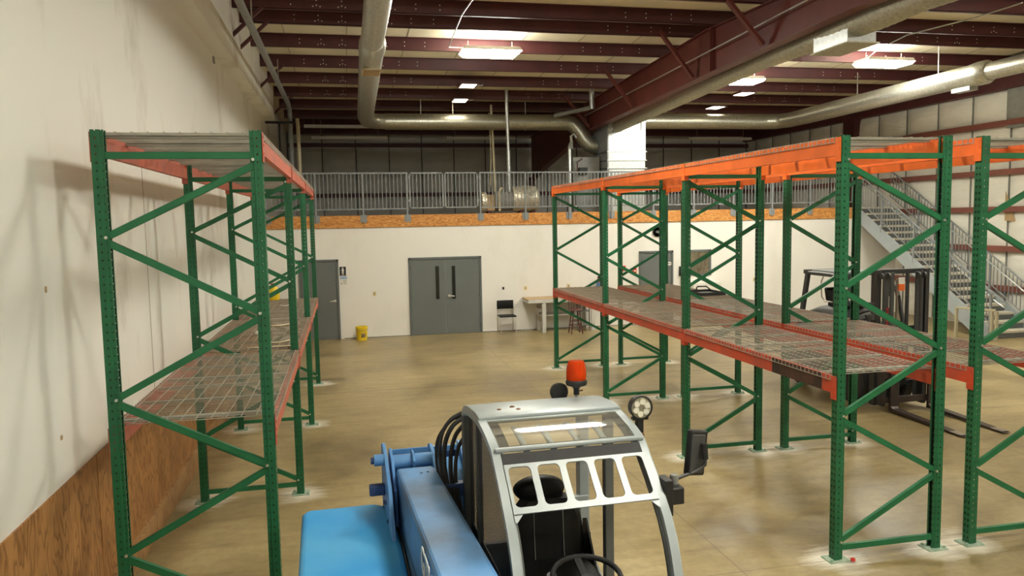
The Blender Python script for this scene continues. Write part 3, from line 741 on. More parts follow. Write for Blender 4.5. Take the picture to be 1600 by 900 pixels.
# ================================================================== TELEHANDLER (built in its own frame: x right, y to its rear, z up)
T = thing('telehandler', (.681, 4.14, 0), 'blue telehandler with grey open cab parked nose towards the racks', 'telehandler', rz=.03, local=True)
T['label'] = 'blue and grey telehandler with boom and open cab on the concrete floor'
CW = .77     # cab width between the side hoops
PROF = [(.40, 1.60), (.40, 1.84), (.375, 1.885), (.32, 1.912), (.2, 1.935), (0, 1.95), (-.12, 1.945), (-.224, 1.931), (-.34, 1.908), (-.438, 1.878), (-.49, 1.84), (-.535, 1.80), (-.62, 1.728), (-.70, 1.653), (-.776, 1.575), (-.83, 1.495), (-.871, 1.41), (-.905, 1.31), (-.93, 1.2), (-.95, 1.05), (-.955, .75)]
def hoop(x):
    b_ = MB(); pts = [(x, y, z) for y, z in PROF[1:]]
    w_, t = .05, .045
    rows = []
    for i, (y, z) in enumerate(PROF[1:]):
        a = PROF[1:][max(i - 1, 0)]; c = PROF[1:][min(i + 1, len(PROF) - 2)]
        d = Vector((c[0] - a[0], c[1] - a[1])).normalized(); nrm = Vector((d[1], -d[0]))
        if nrm[1] < 0 and y > -.5: nrm = -nrm
        if nrm[0] > 0 and y <= -.5: nrm = -nrm
        rows.append([(x - w_ / 2, y + nrm[0] * .0, z + nrm[1] * .0), (x + w_ / 2, y, z), (x + w_ / 2, y - nrm[0] * t, z - nrm[1] * t), (x - w_ / 2, y - nrm[0] * t, z - nrm[1] * t), (x - w_ / 2, y, z)])
    b_.strip(rows)
    b_.f.append((0, 1, 2, 3)); q = len(b_.v) - 5; b_.f.append((q, q + 1, q + 2, q + 3))
    return b_
cabf = hoop(0).build('cab_hoop', 'cab', T, bevel=.01, smooth=50)
hoop(CW).build('cab_hoop', 'cab', T, bevel=.01, smooth=50)
for x_ in (.018, CW - .018):      # dark inner channel of each hoop
    b_ = MB(); rows = []
    for y, z in PROF[9:]: rows.append([(x_ - .02, y + .035, z - .02), (x_ + .02, y + .035, z - .02)])
    b_.strip(rows).build('rubber_channel', 'cabin', T, solid=.02)
# roof skin
rp_ = [p for p in PROF if p[0] >= -.13][1:]
rows = [[(-.02, y, z + .004), (CW * .5, y, z + .006), (CW + .02, y, z + .004)] for y, z in rp_]
MB().strip(rows).build('roof_panel', 'cab', T, solid=.02, smooth=50, bevel=.004)
MB().box(.0, CW, -.145, -.12, 1.925, 1.945).build('roof_lip', 'cab', T, bevel=.008)
for q in ((.12, .0), (.205, .045), (.225, -.02)): MB().lathe([(.016, 0), (.016, .006), (.009, .012)], (q[0], q[1], 1.957), 'z', 10).build('roof_bolt', 'rust', T)
gl_ = [(-.13, 1.944), (-.224, 1.93), (-.34, 1.906), (-.43, 1.878)]
MB().strip([[(.02, y, z), (CW - .02, y, z)] for y, z in gl_]).build('roof_glass', 'cabglass', T, smooth=60)
b_ = MB()
for x0_, x1_ in ((.022, .075), (CW - .075, CW - .022)):
    b_.strip([[(x0_, y, z - .006), (x1_, y, z - .006)] for y, z in gl_])
b_.box(.022, CW - .022, -.43, -.395, 1.866, 1.874)
b_.build('glass_gasket', 'rubber', T)
# ribs inside, seen through the glass
for k in range(4):
    x_ = .17 + k * .145
    MB().strip([[(x_ - .015, y, z - .05), (x_ + .015, y, z - .05)] for y, z in gl_]).build('roof_guard_bar', 'cab', T, solid=.01)
hb = MB(); hb.box(-.01, CW + .01, -.468, -.44, 1.862, 1.886); hb.build('header_bar', 'cab', T, bevel=.008)
MB().bar((CW / 2, -.468, 1.856), (CW / 2, -.515, 1.812), CW - .04, .012, (1, 0, 0)).build('header_gap_shade', 'rubber', T)  # black strip painting in the shade of the gap under the header bar
# front guard: plate with five rounded slots following the slope of the hoops
def slot_panel():
    P0 = Vector((0, -.518, 1.815)); P1 = Vector((0, -.715, 1.640)); d = (P1 - P0); L_ = d.length; dn = d.normalized(); nm = Vector((0, dn.z, -dn.y)) * -1
    W_ = CW - .04; b_ = MB(); th = .008
    n = 5; mg_ = .016; bar = .034; sw = (W_ - 2 * mg_ - (n - 1) * bar) / n; t0, t1 = .016, L_ - .032; rr = .024
    def P(u, v, k): q = P0 + dn * v + nm * k; return (.02 + u, q.y, q.z)
    # each cell: outer rectangle joined to a rounded inner slot
    us = [0]
    for i in range(n): us.append(mg_ + (i + 1) * sw + (i + .5) * bar if i < n - 1 else W_)
    for i in range(n):
        a0, a1 = us[i], us[i + 1]
        s0 = mg_ + i * (sw + bar); s1 = s0 + sw
        inner, outer = [], []
        for cx, cy, g0, ox, oy in ((s1 - rr, t1 - rr, 0, a1, L_), (s0 + rr, t1 - rr, 90, a0, L_), (s0 + rr, t0 + rr, 180, a0, 0), (s1 - rr, t0 + rr, 270, a1, 0)):
            for k in range(5):
                g = R(g0 + 22.5 * k); inner.append((cx + rr * math.cos(g), cy + rr * math.sin(g)))
                if k == 2: outer.append((ox, oy))
                elif (g0 in (0, 180)) == (k < 2): outer.append((ox, cy + rr * math.sin(g)))
                else: outer.append((cx + rr * math.cos(g), oy))
        m_ = len(inner); base = len(b_.v)
        for k in (0, -th):
            for q in outer: b_.v.append(P(q[0], q[1], k))
            for q in inner: b_.v.append(P(q[0], q[1], k))
        for j in range(m_):
            j2 = (j + 1) % m_
            b_.f.append((base + j, base + j2, base + m_ + j2, base + m_ + j))
            b_.f.append((base + 2 * m_ + j2, base + 2 * m_ + j, base + 3 * m_ + j, base + 3 * m_ + j2))
            b_.f.append((base + m_ + j, base + m_ + j2, base + 3 * m_ + j2, base + 3 * m_ + j))
            b_.f.append((base + j2, base + j, base + 2 * m_ + j, base + 2 * m_ + j2))
    for sx in (0, 1):     # ears down the hoops
        u0, u1 = (0, .045) if sx == 0 else (W_ - .045, W_)
        b_.v += [P(u0, L_, 0), P(u1, L_, 0), P(u1 if sx else u0 + .01, L_ + .04, 0), P(u0 if not sx else u1 - .01, L_ + .04, 0)]
        q = len(b_.v) - 4; b_.f.append((q, q + 1, q + 2, q + 3))
    return b_
slot_panel().build('front_guard', 'cab', T, smooth=40)
# rear and door pillars
MB().box(CW - .075, CW - .01, .33, .40, .75, 1.9).build('rear_pillar', 'cab', T, bevel=.006)
MB().box(-.025, .035, .34, .40, .75, 1.86).build('rear_pillar', 'cabin', T, bevel=.006)
MB().box(CW - .03, CW + .025, .0, .05, .75, 1.92).build('door_pillar', 'cabin', T, bevel=.006)
MB().box(.5, CW - .02, .32, .36, 1.24, 1.30).build('rear_cross_bar', 'cab', T, bevel=.005)
MB().box(.0, CW, .34, .38, .75, 1.05).build('rear_panel', 'cabin', T)
# perforated side screen on the boom side, with frame strips
sp_ = [(y, z - .05) for y, z in PROF[2:17]]
poly = sp_ + [(-.86, .8), (.36, .8)]
b_ = MB(); n = len(poly)
b_.v = [(.012, y, z) for y, z in poly]; b_.f = [tuple(range(n))]
b_.build('side_screen', 'perf', T, smooth=0)
MB().box(.0, .03, .36, .415, .8, 1.85).build('screen_frame', 'cabin', T)
MB().box(.0, .03, .06, .10, .8, 1.89).build('screen_frame', 'cabin', T)
MB().box(.02, .028, -.86, .36, .8, 1.20).build('lower_side_panel', 'cabin', T)
# seat
st_ = MB(); st_.box(.19, .69, -.28, .25, .88, .99); st_.build('seat_cushion', 'vinyl', T, bevel=.04, seg=4, smooth=60)
bk = MB(); rows = []
for i, z in enumerate((.95, 1.02, 1.12, 1.22, 1.30, 1.345)):
    hw = (.22, .235, .235, .225, .19, .15)[i]; y0 = .2 + .10 * (z - .95)
    rows.append([(.45 - hw, y0 + .03, z), (.45 - hw * .8, y0 - .045, z), (.45 - hw * .3, y0 - .025, z), (.45 + hw * .3, y0 - .025, z), (.45 + hw * .8, y0 - .045, z), (.45 + hw, y0 + .03, z), (.45 + hw * .7, y0 + .09, z), (.45 - hw * .7, y0 + .09, z), (.45 - hw, y0 + .03, z)])
bk.strip(rows); q = len(bk.v) - 9; bk.f.append(tuple(range(q, q + 8)))
sb_ = bk.build('seat_backrest', 'vinyl', T, smooth=70)
for x_ in (.36, .54): MB().tube([(x_, .163, 1.0), (x_, .178, 1.12), (x_, .188, 1.29)], .0025, 5).build('seam', 'rebar', sb_)
hd = MB(); hd.lathe([(.0, -.05), (.105, -.05), (.155, -.02), (.16, .02), (.10, .05), (0, .05)], (0, 0, 0), 'y', 28)
hd.v = [(.427 + v[0] * 1.0, .30 + v[1], 1.385 + (v[2] * .48 if v[2] > 0 else v[2] * .58)) for v in hd.v]
hd.build('headrest', 'vinyl', T, smooth=60)
for x_ in (.38, .48): MB().tube([(x_, .30, 1.24), (x_, .30, 1.33)], .008, 6).build('headrest_stalk', 'chrome', T)
sbk = MB().prism([(.30, .90), (.05, .92), (.12, 1.02), (.24, 1.19), (.29, 1.17), (.31, 1.05)], 'x', .70, .712); sbk.build('belt_bracket', 'vinyl', T)
MB().lathe([(.014, 0), (.014, .003)], (.712, .235, 1.06), 'x', 10).build('bracket_eye', 'white', T)
MB().bar((.715, .27, 1.04), (.715, -.1, .86), .03, .012).build('belt_rail', 'cab', T)
# steering wheel and column
c = Vector((.52, -.30, 1.09)); nx = Vector((0, -.16, .98)).normalized(); ax_ = Vector((1, 0, 0)); ay_ = nx.cross(ax_)
sw = MB().tube([c + ax_ * (.185 * math.cos(R(15 * i))) + ay_ * (.185 * math.sin(R(15 * i))) for i in range(24)], .0155, 8, closed=True).build('steering_wheel', 'rubber', T, smooth=60)
b_ = MB()
for g in (90, 210, 330): b_.bar(c - nx * .03, c + ax_ * (.18 * math.cos(R(g))) + ay_ * (.18 * math.sin(R(g))), .012, .04, nx)
b_.build('spokes', 'black', sw)
MB().lathe([(.05, -.05), (.055, -.02), (.03, 0)], tuple(c), 'z', 16).build('hub', 'black', sw)
MB().tube([c - nx * .04, c - nx * .25 + Vector((0, -.12, -.12)), (.5, -.7, .75)], .035, 10).build('steering_column', 'black', T)
MB().tube([c - nx * .02 + Vector((.02, -.05, 0)), c + Vector((.15, -.12, -.02))], .011, 8).build('column_lever', 'white', T)
MB().tube([(.36, -.16, .99), (.36, -.17, 1.06)], [.022, .028], 10).build('control_knob', 'black', T)
# dashboard
MB().prism([(-.95, .75), (-.62, .75), (-.62, .98), (-.80, 1.02), (-.93, .95)], 'x', .03, CW - .03).build('dashboard', 'black', T, bevel=.01)
# cab floor / body
MB().box(.0, CW + .03, -.96, .42, .55, .80).build('cab_base', 'cabin', T, bevel=.02)
# beacon
bx, by = .672, .30
be = MB().lathe([(.058, 2.035), (.062, 2.05), (.06, 2.10), (.052, 2.14), (.045, 2.152), (0, 2.155)], (bx, by, 0), 'z', 24).build('beacon_lens', 'amber', T, smooth=50, label='amber flashing beacon')
MB().lathe([(.0, 1.94), (.018, 1.945), (.018, 1.98), (.03, 1.995), (.062, 2.005), (.066, 2.025), (.060, 2.037), (0, 2.037)], (bx, by, 0), 'z', 24).build('beacon_base', 'black', be, smooth=40)
MB().lathe([(0, 2.045), (.03, 2.05), (.034, 2.085), (.02, 2.12), (0, 2.125)], (bx, by, 0), 'z', 14).build('reflector', 'amber_hot', be, smooth=60)
MB().tube([(bx, by, 1.87), (bx, by, 1.95)], .012, 8).build('beacon_pole', 'chrome', be)
MB().tube([(bx, by, 1.965), (bx + .04, by, 1.968)], .005, 6).build('clamp_screw', 'rust', be)
MB().prism([(bx + .04, 1.905), (bx + .09, 1.91), (bx + .09, 1.925), (bx + .06, 1.93)], 'y', by, by + .02).build('cable_clip', 'rebar', T)
rw = MB(); rw.lathe([(0, .035), (.035, .032), (.052, .012), (.058, -.02), (.050, -.03), (0, -.03)], (.578, .37, 1.955), 'y', 24)
rwo = rw.build('rear_work_light', 'black', T, smooth=45)
for g in range(12):
    a = R(30 * g); MB().bar((.578 + .02 * math.cos(a), .338, 1.955 + .02 * math.sin(a)), (.578 + .048 * math.cos(a), .34, 1.955 + .048 * math.sin(a)), .006, .006).build('cooling_fin', 'rubber', rwo)
MB().tube([(.578, .39, 1.85), (.578, .38, 1.92)], .01, 6).build('lamp_bracket', 'black', rwo)
# work light at the cab corner
wx, wy, wz = .842, -.27, 1.988
wl_ = MB().lathe([(0, .055), (.04, .05), (.062, .02), (.066, -.022), (.058, -.024), (.058, -.016), (0, -.016)], (wx, wy, wz), 'y', 28).build('work_light', 'black', T, smooth=40, label='round six-bulb work light')
MB().lathe([(.057, -.02), (0, -.02)], (wx, wy, wz), 'y', 28).build('lens', 'lens', wl_)
for i in range(6):
    g = R(60 * i + 20); k = .034 if i else .0
    MB().lathe([(.0, -.021), (.012, -.022), (.017, -.026)], (wx + .034 * math.cos(g), wy, wz + .034 * math.sin(g)), 'y', 10).build('led_reflector', 'led', wl_)
MB().box(wx - .018, wx + .018, wy - .012, wy + .03, 1.845, 1.93).build('lamp_bracket', 'black', wl_, bevel=.004)
MB().box(wx - .045, wx + .045, wy - .015, wy + .02, 1.918, 1.935).build('lamp_yoke', 'black', wl_, bevel=.004)
MB().box(wx - .06, wx + .015, wy - .03, wy + .02, 1.822, 1.848).build('corner_clamp', 'rust', wl_, bevel=.004)
# mirror
mp_ = MB(); my = -.55
mp_.obox((1.03, my, 1.80), (.056, .022, -.012), (-.008, .02, 0), (.012, 0, .118))
mo = mp_.build('mirror', 'black', T, bevel=.012, seg=3, smooth=50, label='black rear-view mirror on a bent arm')
mb2 = MB(); mb2.obox((1.028, my - .023, 1.80), (.044, .017, -.009), (-.0015, .004, 0), (.010, 0, .10)); mb2.build('mirror_backing', 'fork2', mo, bevel=.006)
MB().tube([(.885, -.60, 1.685), (.93, -.58, 1.69), (1.02, -.585, 1.715), (1.062, -.59, 1.745), (1.066, -.59, 1.80), (1.06, -.588, 1.83)], .0095, 8).build('mirror_arm', 'fork2', mo, smooth=60)
MB().tube([(1.062, -.592, 1.775), (1.058, -.588, 1.855)], .017, 8).build('mirror_clamp', 'black', mo)
MB().lathe([(.02, 0), (.023, .03), (.02, .05)], (.878, -.615, 1.67), 'z', 12).build('arm_socket', 'rebar', mo)
MB().box(.83, .905, -.68, -.58, 1.585, 1.672).build('mirror_bracket', 'black', mo, bevel=.008)
MB().box(.79, .835, -.70, -.60, 1.54, 1.72).build('bracket_plate', 'black', mo, bevel=.004)
# boom
bm_ = MB()
xl0, xr0, xl1, xr1 = -.405, -.172, -.372, -.118
def boom_sec(y, k):
    a, b = xl0 + (xl1 - xl0) * k, xr0 + (xr1 - xr0) * k; ch = .022
    return [(a - .004, y, 1.20), (a - .004, y, 1.48), (a + .004, y, 1.496), (a + .016, y, 1.50), (b - ch, y, 1.50), (b, y, 1.485), (b + .005, y, 1.20), (a - .004, y, 1.20)]
bm_.strip([boom_sec(.56, 0), boom_sec(-.2, .5), boom_sec(-.97, 1.0), boom_sec(-2.3, 1.85)])
for i in (0, 24): bm_.f.append(tuple(range(i, i + 7)))
boom = bm_.build('boom', 'boomblue', T, smooth=0)
mw = Matrix.Translation((-.392, -.70, 1.40)) @ Matrix(((0, 0, -1), (-1, 0, 0), (0, 1, 0))).to_4x4()
text('lettering', 'GTH', .20, 'white', boom, mw, 'pale letters on the side of the boom')
MB().tube([(-.23, .44, 1.505), (-.23, .44, 1.508)], .008, 6).build('drain_hole', 'navy', boom)
MB().tube([(-.27, .43, 1.505), (-.27, .43, 1.508)], .008, 6).build('drain_hole', 'navy', boom)
# pivot bracket behind the boom
br = MB()
br.prism([(.88, .95), (.90, 1.50), (.86, 1.585), (.78, 1.60), (.62, 1.56), (.38, 1.44), (.22, 1.28), (.12, 1.0)], 'x', -.475, -.452)
br.build('pivot_plate', 'blue', T, bevel=.004, label='curved blue side plate of the boom pivot')
MB().prism([(.84, .95), (.85, 1.50), (.80, 1.565), (.66, 1.54), (.45, 1.40), (.40, .95)], 'x', -.432, -.414).build('pivot_plate', 'blue', T, bevel=.003)
MB().prism([(.88, .95), (.88, 1.55), (.80, 1.575), (.70, 1.55), (.42, 1.40), (.38, .95)], 'x', -.172, -.15).build('pivot_plate', 'blue', T, bevel=.003)
MB().prism([(.88, .95), (.88, 1.56), (.74, 1.55), (.48, 1.40), (.42, .95)], 'x', .02, .04).build('pivot_plate', 'blue', T, bevel=.003)
MB().prism([(.70, .95), (.72, 1.50), (.60, 1.44), (.48, 1.36), (.44, .95)], 'x', -.15, .02).build('pivot_block', 'blue', T, bevel=.004)
tb_ = MB().lathe([(.046, -.42), (.046, -.16)], (0, .70, 1.50), 'x', 20).build('pivot_tube', 'blue', T, smooth=40)
MB().prism([(.62, 1.47), (.60, 1.525), (.66, 1.562), (.70, 1.565), (.74, 1.56), (.78, 1.52), (.76, 1.47)], 'x', -.298, -.284).build('lifting_eye', 'blue', T, bevel=.003)
MB().lathe([(.036, -.535), (.036, -.475)], (0, .66, 1.535), 'x', 16).build('pivot_pin', 'blue', T)
MB().lathe([(.022, -.555), (.022, -.535)], (0, .66, 1.535), 'x', 6).build('pin_bolt', 'navy', T)
MB().box(-.57, -.475, .62, .68, 1.32, 1.385).build('stop_bar', 'navy', T, bevel=.008)
MB().box(-.42, .04, .92, .94, 1.05, 1.515).build('rear_plate', 'blue', T, bevel=.003)
MB().box(-.41, .03, .885, .90, 1.05, 1.49).build('rear_gap_plate', 'navy', T)
for q in ((.55, 1.30), (.45, 1.22), (.70, 1.25), (.60, 1.12)): MB().lathe([(.014, -.482), (.014, -.474)], (0, q[0], q[1]), 'x', 8).build('bolt', 'navy', T)
# hydraulic hoses
for pts, r in (([(0, .52, 1.83), (-.07, .5, 1.80), (-.125, .49, 1.73), (-.147, .48, 1.63), (-.145, .45, 1.5), (-.13, .3, 1.38), (-.12, .1, 1.25)], .0125),
               ([(.0, .50, 1.80), (-.06, .49, 1.765), (-.105, .48, 1.69), (-.125, .46, 1.6), (-.125, .42, 1.48), (-.11, .3, 1.35), (-.10, .1, 1.22)], .015),
               ([(0, .48, 1.76), (-.045, .47, 1.715), (-.075, .46, 1.64), (-.09, .44, 1.55), (-.092, .40, 1.45), (-.08, .25, 1.3)], .014),
               ([(0, .46, 1.69), (-.035, .45, 1.64), (-.06, .43, 1.55), (-.068, .38, 1.42), (-.06, .2, 1.28)], .0125),
               ([(.01, .55, 1.80), (-.05, .54, 1.79), (-.115, .52, 1.74), (-.16, .51, 1.66), (-.165, .50, 1.52), (-.15, .4, 1.42)], .010)):
    fine = []
    for i in range(len(pts) - 1):
        p0, p1, p2, p3 = (Vector(pts[max(0, min(len(pts) - 1, i + k))]) for k in (-1, 0, 1, 2))
        for k in range(4):
            t = k / 4; fine.append(.5 * ((2 * p1) + (p2 - p0) * t + (2 * p0 - 5 * p1 + 4 * p2 - p3) * t * t + (3 * p1 - p0 - 3 * p2 + p3) * t ** 3))
    fine.append(Vector(pts[-1]))
    MB().tube(fine, r, 8).build('hydraulic_hose', 'rubber', T, smooth=60)
MB().box(-.15, -.02, .36, .43, 1.36, 1.44).build('hose_clamp', 'navy', T, bevel=.005)
# engine hood
hz = 1.20; out = [(-.99, -1.9), (-.985, .79), (-.955, .845), (-.53, .845), (-.475, .80), (-.44, .66), (-.425, .45), (-.422, .1), (-.428, -.3), (-.44, -.9), (-.45, -1.9)]
hd_ = MB().prism(out, 'z', .70, hz).build('engine_hood', 'hood', T, bevel=.035, seg=4, smooth=60, label='bright blue plastic engine hood')
sp2 = [(-.462, .82, 1.165), (-.425, .66, 1.168), (-.408, .45, 1.17), (-.404, .1, 1.17), (-.41, -.3, 1.17), (-.42, -.9, 1.17), (-.43, -1.9, 1.17)]
MB().strip([[(x_ - .012, y, z), (x_ + .02, y, z), (x_ + .02, y, z - .3)] for x_, y, z in sp2]).build('hood_sill', 'blue', T, solid=.012, smooth=60)
MB().tube([(x_ - .014, y, z + .012) for x_, y, z in sp2], .008, 6).build('hood_seal', 'rubber', T, smooth=60)
MB().box(-.45, -.385, .52, .58, 1.15, 1.197).build('hood_latch', 'hood', T, bevel=.01)
# chassis and wheels
MB().box(-.80, .62, -2.5, 1.0, .38, .75).build('chassis', 'navy', T, bevel=.03)
for x_ in (-.80, .66):
    for y in (.45, -1.85):
        cx = x_
        wt = MB().lathe([(.22, -.14), (.36, -.145), (.40, -.11), (.405, 0), (.40, .11), (.36, .145), (.22, .14)], (cx, y, .405), 'x', 32).build('tyre', 'rubber', T, smooth=40)
        MB().lathe([(0, -.10), (.22, -.12), (.235, -.13), (.235, .13), (.22, .12), (0, .10)], (cx, y, .405), 'x', 24).build('rim', 'cab', wt)

# ================================================================== FORKLIFT
F = thing('forklift', (8.3, 10.3, 0), 'charcoal forklift with lowered forks standing behind the back-to-back racks', 'forklift')
for x_ in (7.80, 8.66):
    b_ = MB(); b_.box(x_, x_ + .07, 10.22, 10.34, .08, 2.15); b_.box(x_ + (.07 if x_ < 8.2 else -.05), x_ + (.12 if x_ < 8.2 else 0), 10.26, 10.36, .1, 2.13)
    b_.build('mast_channel', 'fork', F, bevel=.006)
    b_ = MB(); b_.box(x_ + (.12 if x_ < 8.2 else -.19), x_ + (.30 if x_ < 8.2 else -.05), 10.2, 10.22, .2, 2.11); b_.build('mast_cover', 'fork2', F, bevel=.004)
for x_ in (8.09, 8.42): MB().lathe([(.028, .4), (.028, 2.1)], (x_, 10.32, 0), 'z', 12).build('lift_cylinder', 'fork2', F)
MB().lathe([(.022, .5), (.022, 2.0)], (8.255, 10.33, 0), 'z', 10).build('lift_rod', 'steel', F)
for z in (2.08, 1.2, .35): MB().box(7.82, 8.71, 10.3, 10.36, z, z + .07).build('mast_cross_member', 'fork', F, bevel=.005)
for x_ in (7.86, 7.98, 8.50, 8.60):
    MB().lathe([(.045, -.015), (.045, .015)], (x_, 10.18, 2.06), 'x', 14).build('chain_wheel', 'fork2', F)
    MB().box(x_ - .012, x_ + .012, 10.13, 10.14, .5, 2.06).build('lift_chain', 'fork', F)
MB().box(8.17, 8.27, 10.19, 10.21, 1.93, 2.03).build('warning_label', 'white', F)
MB().box(8.17, 8.27, 10.188, 10.21, 1.83, 1.93).build('warning_label', 'orange', F)
hs_ = [(8.22, 10.24, 1.75), (8.20, 10.2, 1.6), (8.24, 10.2, 1.4), (8.22, 10.22, 1.1), (8.28, 10.22, .9)]
MB().tube(hs_, .018, 7).build('hydraulic_hose', 'rubber', F, smooth=60)
MB().box(8.32, 8.50, 10.16, 10.24, .98, 1.08).build('valve_block', 'fork', F, bevel=.01)
# vertical red strip of worn lettering on the mast cover
for k in range(5): 
    z = 1.30 + k * .058
    b_ = MB(); b_.box(7.965, 8.005, 10.196, 10.199, z, z + .014); b_.box(7.965, 7.977, 10.196, 10.199, z, z + .046); b_.box(7.99, 8.005, 10.196, 10.199, z + .02, z + .046)
    b_.build('worn_red_lettering', 'red', F)
MB().box(8.005, 8.012, 10.196, 10.199, 1.58, 1.75).build('white_stripe', 'white', F)
MB().box(7.955, 7.963, 10.196, 10.199, 1.0, 1.24).build('white_stripe', 'white', F)
# carriage and forks
for z in (.14, .52): MB().box(7.82, 8.84, 10.06, 10.10, z, z + .10).build('carriage_bar', 'tine', F, bevel=.006)
for x_ in (7.86, 8.10, 8.56, 8.80): MB().box(x_ - .03, x_ + .03, 10.07, 10.2, .1, .66).build('carriage_plate', 'fork', F, bevel=.004)
g_ = MB()
for z in (.70, .98): g_.box(7.84, 8.84, 10.06, 10.085, z, z + .03)
for i in range(6): g_.box(7.85 + i * .19, 7.875 + i * .19, 10.06, 10.085, .6, 1.0)
g_.build('load_backrest', 'fork', F)
for x_ in (8.0, 8.655):
    t_ = MB(); t_.prism([(10.06, .70), (10.06, .03), (8.66, .012), (8.62, .022), (9.2, .05), (9.98, .075), (10.015, .10), (10.015, .70)], 'x', x_ - .06, x_ + .06)
    t_.build('fork', 'tine', F, bevel=.004)
    MB().box(x_ - .058, x_ + .058, 8.66, 8.9, .0285, .0335).build('worn_fork_tip', 'steel', F)
# body
MB().prism([(10.5, .25), (10.5, .62), (10.9, .62), (10.9, .50), (11.25, .50), (11.3, .98), (12.2, 1.02), (12.75, .98), (12.85, .80), (12.8, .25)], 'x', 7.86, 8.66).build('chassis', 'fork', F, bevel=.03)
MB().prism([(11.9, .98), (12.75, .96), (12.86, .8), (12.82, .28), (11.9, .28)], 'x', 7.80, 8.72).build('counterweight', 'fork2', F, bevel=.06, seg=3)
rows = []
for y, z in ((10.95, 1.12), (11.2, 1.32), (11.5, 1.44), (11.9, 1.42), (12.25, 1.30), (12.55, 1.10)):
    rows.append([(7.86, y, .95), (7.88, y, z - .08), (7.98, y, z), (8.26, y, z + .03), (8.54, y, z), (8.64, y, z - .08), (8.66, y, .95)])
b_ = MB().strip(rows); b_.f.append(tuple(range(7))); q = len(b_.v) - 7; b_.f.append(tuple(range(q, q + 7)))
b_.build('seat_hood', 'fork2', F, smooth=60)
MB().prism([(12.38, 1.0), (12.62, 1.0), (12.52, 1.14), (12.38, 1.2)], 'x', 7.80, 7.9).build('tail_lamp', 'red', F, bevel=.01)
MB().box(7.90, 8.05, 12.6, 12.85, .99, 1.10).build('rear_grab', 'black', F, bevel=.03, seg=3)
sb2 = MB().box(8.05, 8.50, 11.35, 11.80, 1.42, 1.52); sb2.build('seat_cushion', 'vinyl', F, bevel=.04, seg=3)
MB().obox((8.275, 11.86, 1.62), (.21, 0, 0), (0, .05, .01), (0, .03, .12)).build('seat_backrest', 'vinyl', F, bevel=.04, seg=3)
MB().prism([(10.62, .6), (10.62, 1.12), (10.72, 1.24), (10.88, 1.2), (10.9, .6)], 'x', 7.9, 8.64).build('cowl', 'fork', F, bevel=.02)
cw = Vector((8.2, 10.98, 1.36))
MB().tube([cw + Vector((.17 * math.cos(R(20 * i)), .14 * math.sin(R(20 * i)), -.09 * math.sin(R(20 * i)))) for i in range(18)], .014, 7, closed=True).build('steering_wheel', 'rubber', F, smooth=60)
MB().tube([cw, (8.2, 10.78, 1.15)], .02, 8).build('steering_column', 'black', F)
# overhead guard
for x_ in (7.82, 8.62):
    MB().bar((x_ + .025, 12.28, 1.0), (x_ + .025, 12.05, 2.0), .09, .06, (0, 1, 0)).build('guard_post', 'fork2', F, bevel=.008)
    MB().tube([(x_ + .02, 12.12, 2.0), (x_ + .02, 11.35, 2.0), (x_ + .02, 11.05, 1.96), (x_ + .02, 10.82, 1.75), (x_ + .02, 10.62, 1.15)], .035, 6).build('guard_post', 'fork2', F)
for i in range(6): MB().box(7.86, 8.64, 11.2 + i * .16, 11.235 + i * .16, 1.99, 2.02).build('guard_bar', 'fork2', F)
MB().box(7.9, 8.6, 11.25, 12.05, 2.025, 2.05).build('guard_roof', 'cab', F)
MB().box(7.80, 8.70, 12.03, 12.13, 1.98, 2.05).build('guard_rear_bar', 'fork2', F, bevel=.01)
MB().tube([(7.84, 11.6, 1.96), (7.80, 11.6, 1.88), (7.80, 11.58, 1.62), (7.80, 11.5, 1.56), (7.80, 11.15, 1.56)], .012, 6).build('guard_rail', 'steel', F)
MB().box(7.74, 7.80, 11.02, 11.2, 1.5, 1.78).build('rear_view_mirror', 'black', F, bevel=.01)
MB().box(7.70, 7.84, 10.24, 10.32, 1.62, 1.66).build('lamp_arm', 'fork2', F); MB().box(7.73, 7.79, 10.22, 10.30, 1.40, 1.48).build('lamp_arm', 'fork2', F)
for x_, y, r in ((7.87, 10.78, .33), (8.63, 10.78, .33), (7.92, 12.3, .26), (8.58, 12.3, .26)):
    wt = MB().lathe([(r * .5, -.09), (r * .92, -.095), (r, -.07), (r, .07), (r * .92, .095), (r * .5, .09)], (x_, y, r), 'x', 28).build('tyre', 'rubber', F, smooth=40)
    MB().lathe([(0, -.07), (r * .45, -.075), (r * .55, -.085), (r * .55, .085), (r * .45, .075), (0, .07)], (x_, y, r), 'x', 20).build('rim', 'fork2', wt)

# ================================================================== MEZZANINE RAILING AND GATES
YR_ = YB - .045
bal_me = MB().box(-.009, .009, -.009, .009, 0, .90).mesh('baluster', smooth=0); bal_me.materials.append(M['rail'])
rp_me = MB().box(-.022, .022, -.022, .022, 0, 1.28).mesh('rail_post', smooth=0); rp_me.materials.append(M['rail'])
bk_me = MB().box(-.085, .085, .0, .016, 0, .19).mesh('mounting_plate', smooth=0); bk_me.materials.append(M['rail'])
def railing(x0, x1, posts, label):
    t = thing('guard_railing', (x0, YR_, DECK), label, 'railing')
    MB().box(x0, x1, YR_ - .02, YR_ + .02, 4.235, 4.275).build('top_rail', 'rail', t); MB().box(x0, x1, YR_ - .014, YR_ + .014, 3.325, 3.355).build('bottom_rail', 'rail', t)
    for x_ in posts:
        p = inst('rail_post', rp_me, t, (x_, YR_, 2.985)); inst('mounting_plate', bk_me, p, (x_, YR_ - .001, 3.0))
    x_ = x0 + .06
    while x_ < x1 - .03:
        if min(abs(x_ - q) for q in posts) > .045: inst('baluster', bal_me, t, (x_, YR_, 3.345))
        x_ += .098
    return t
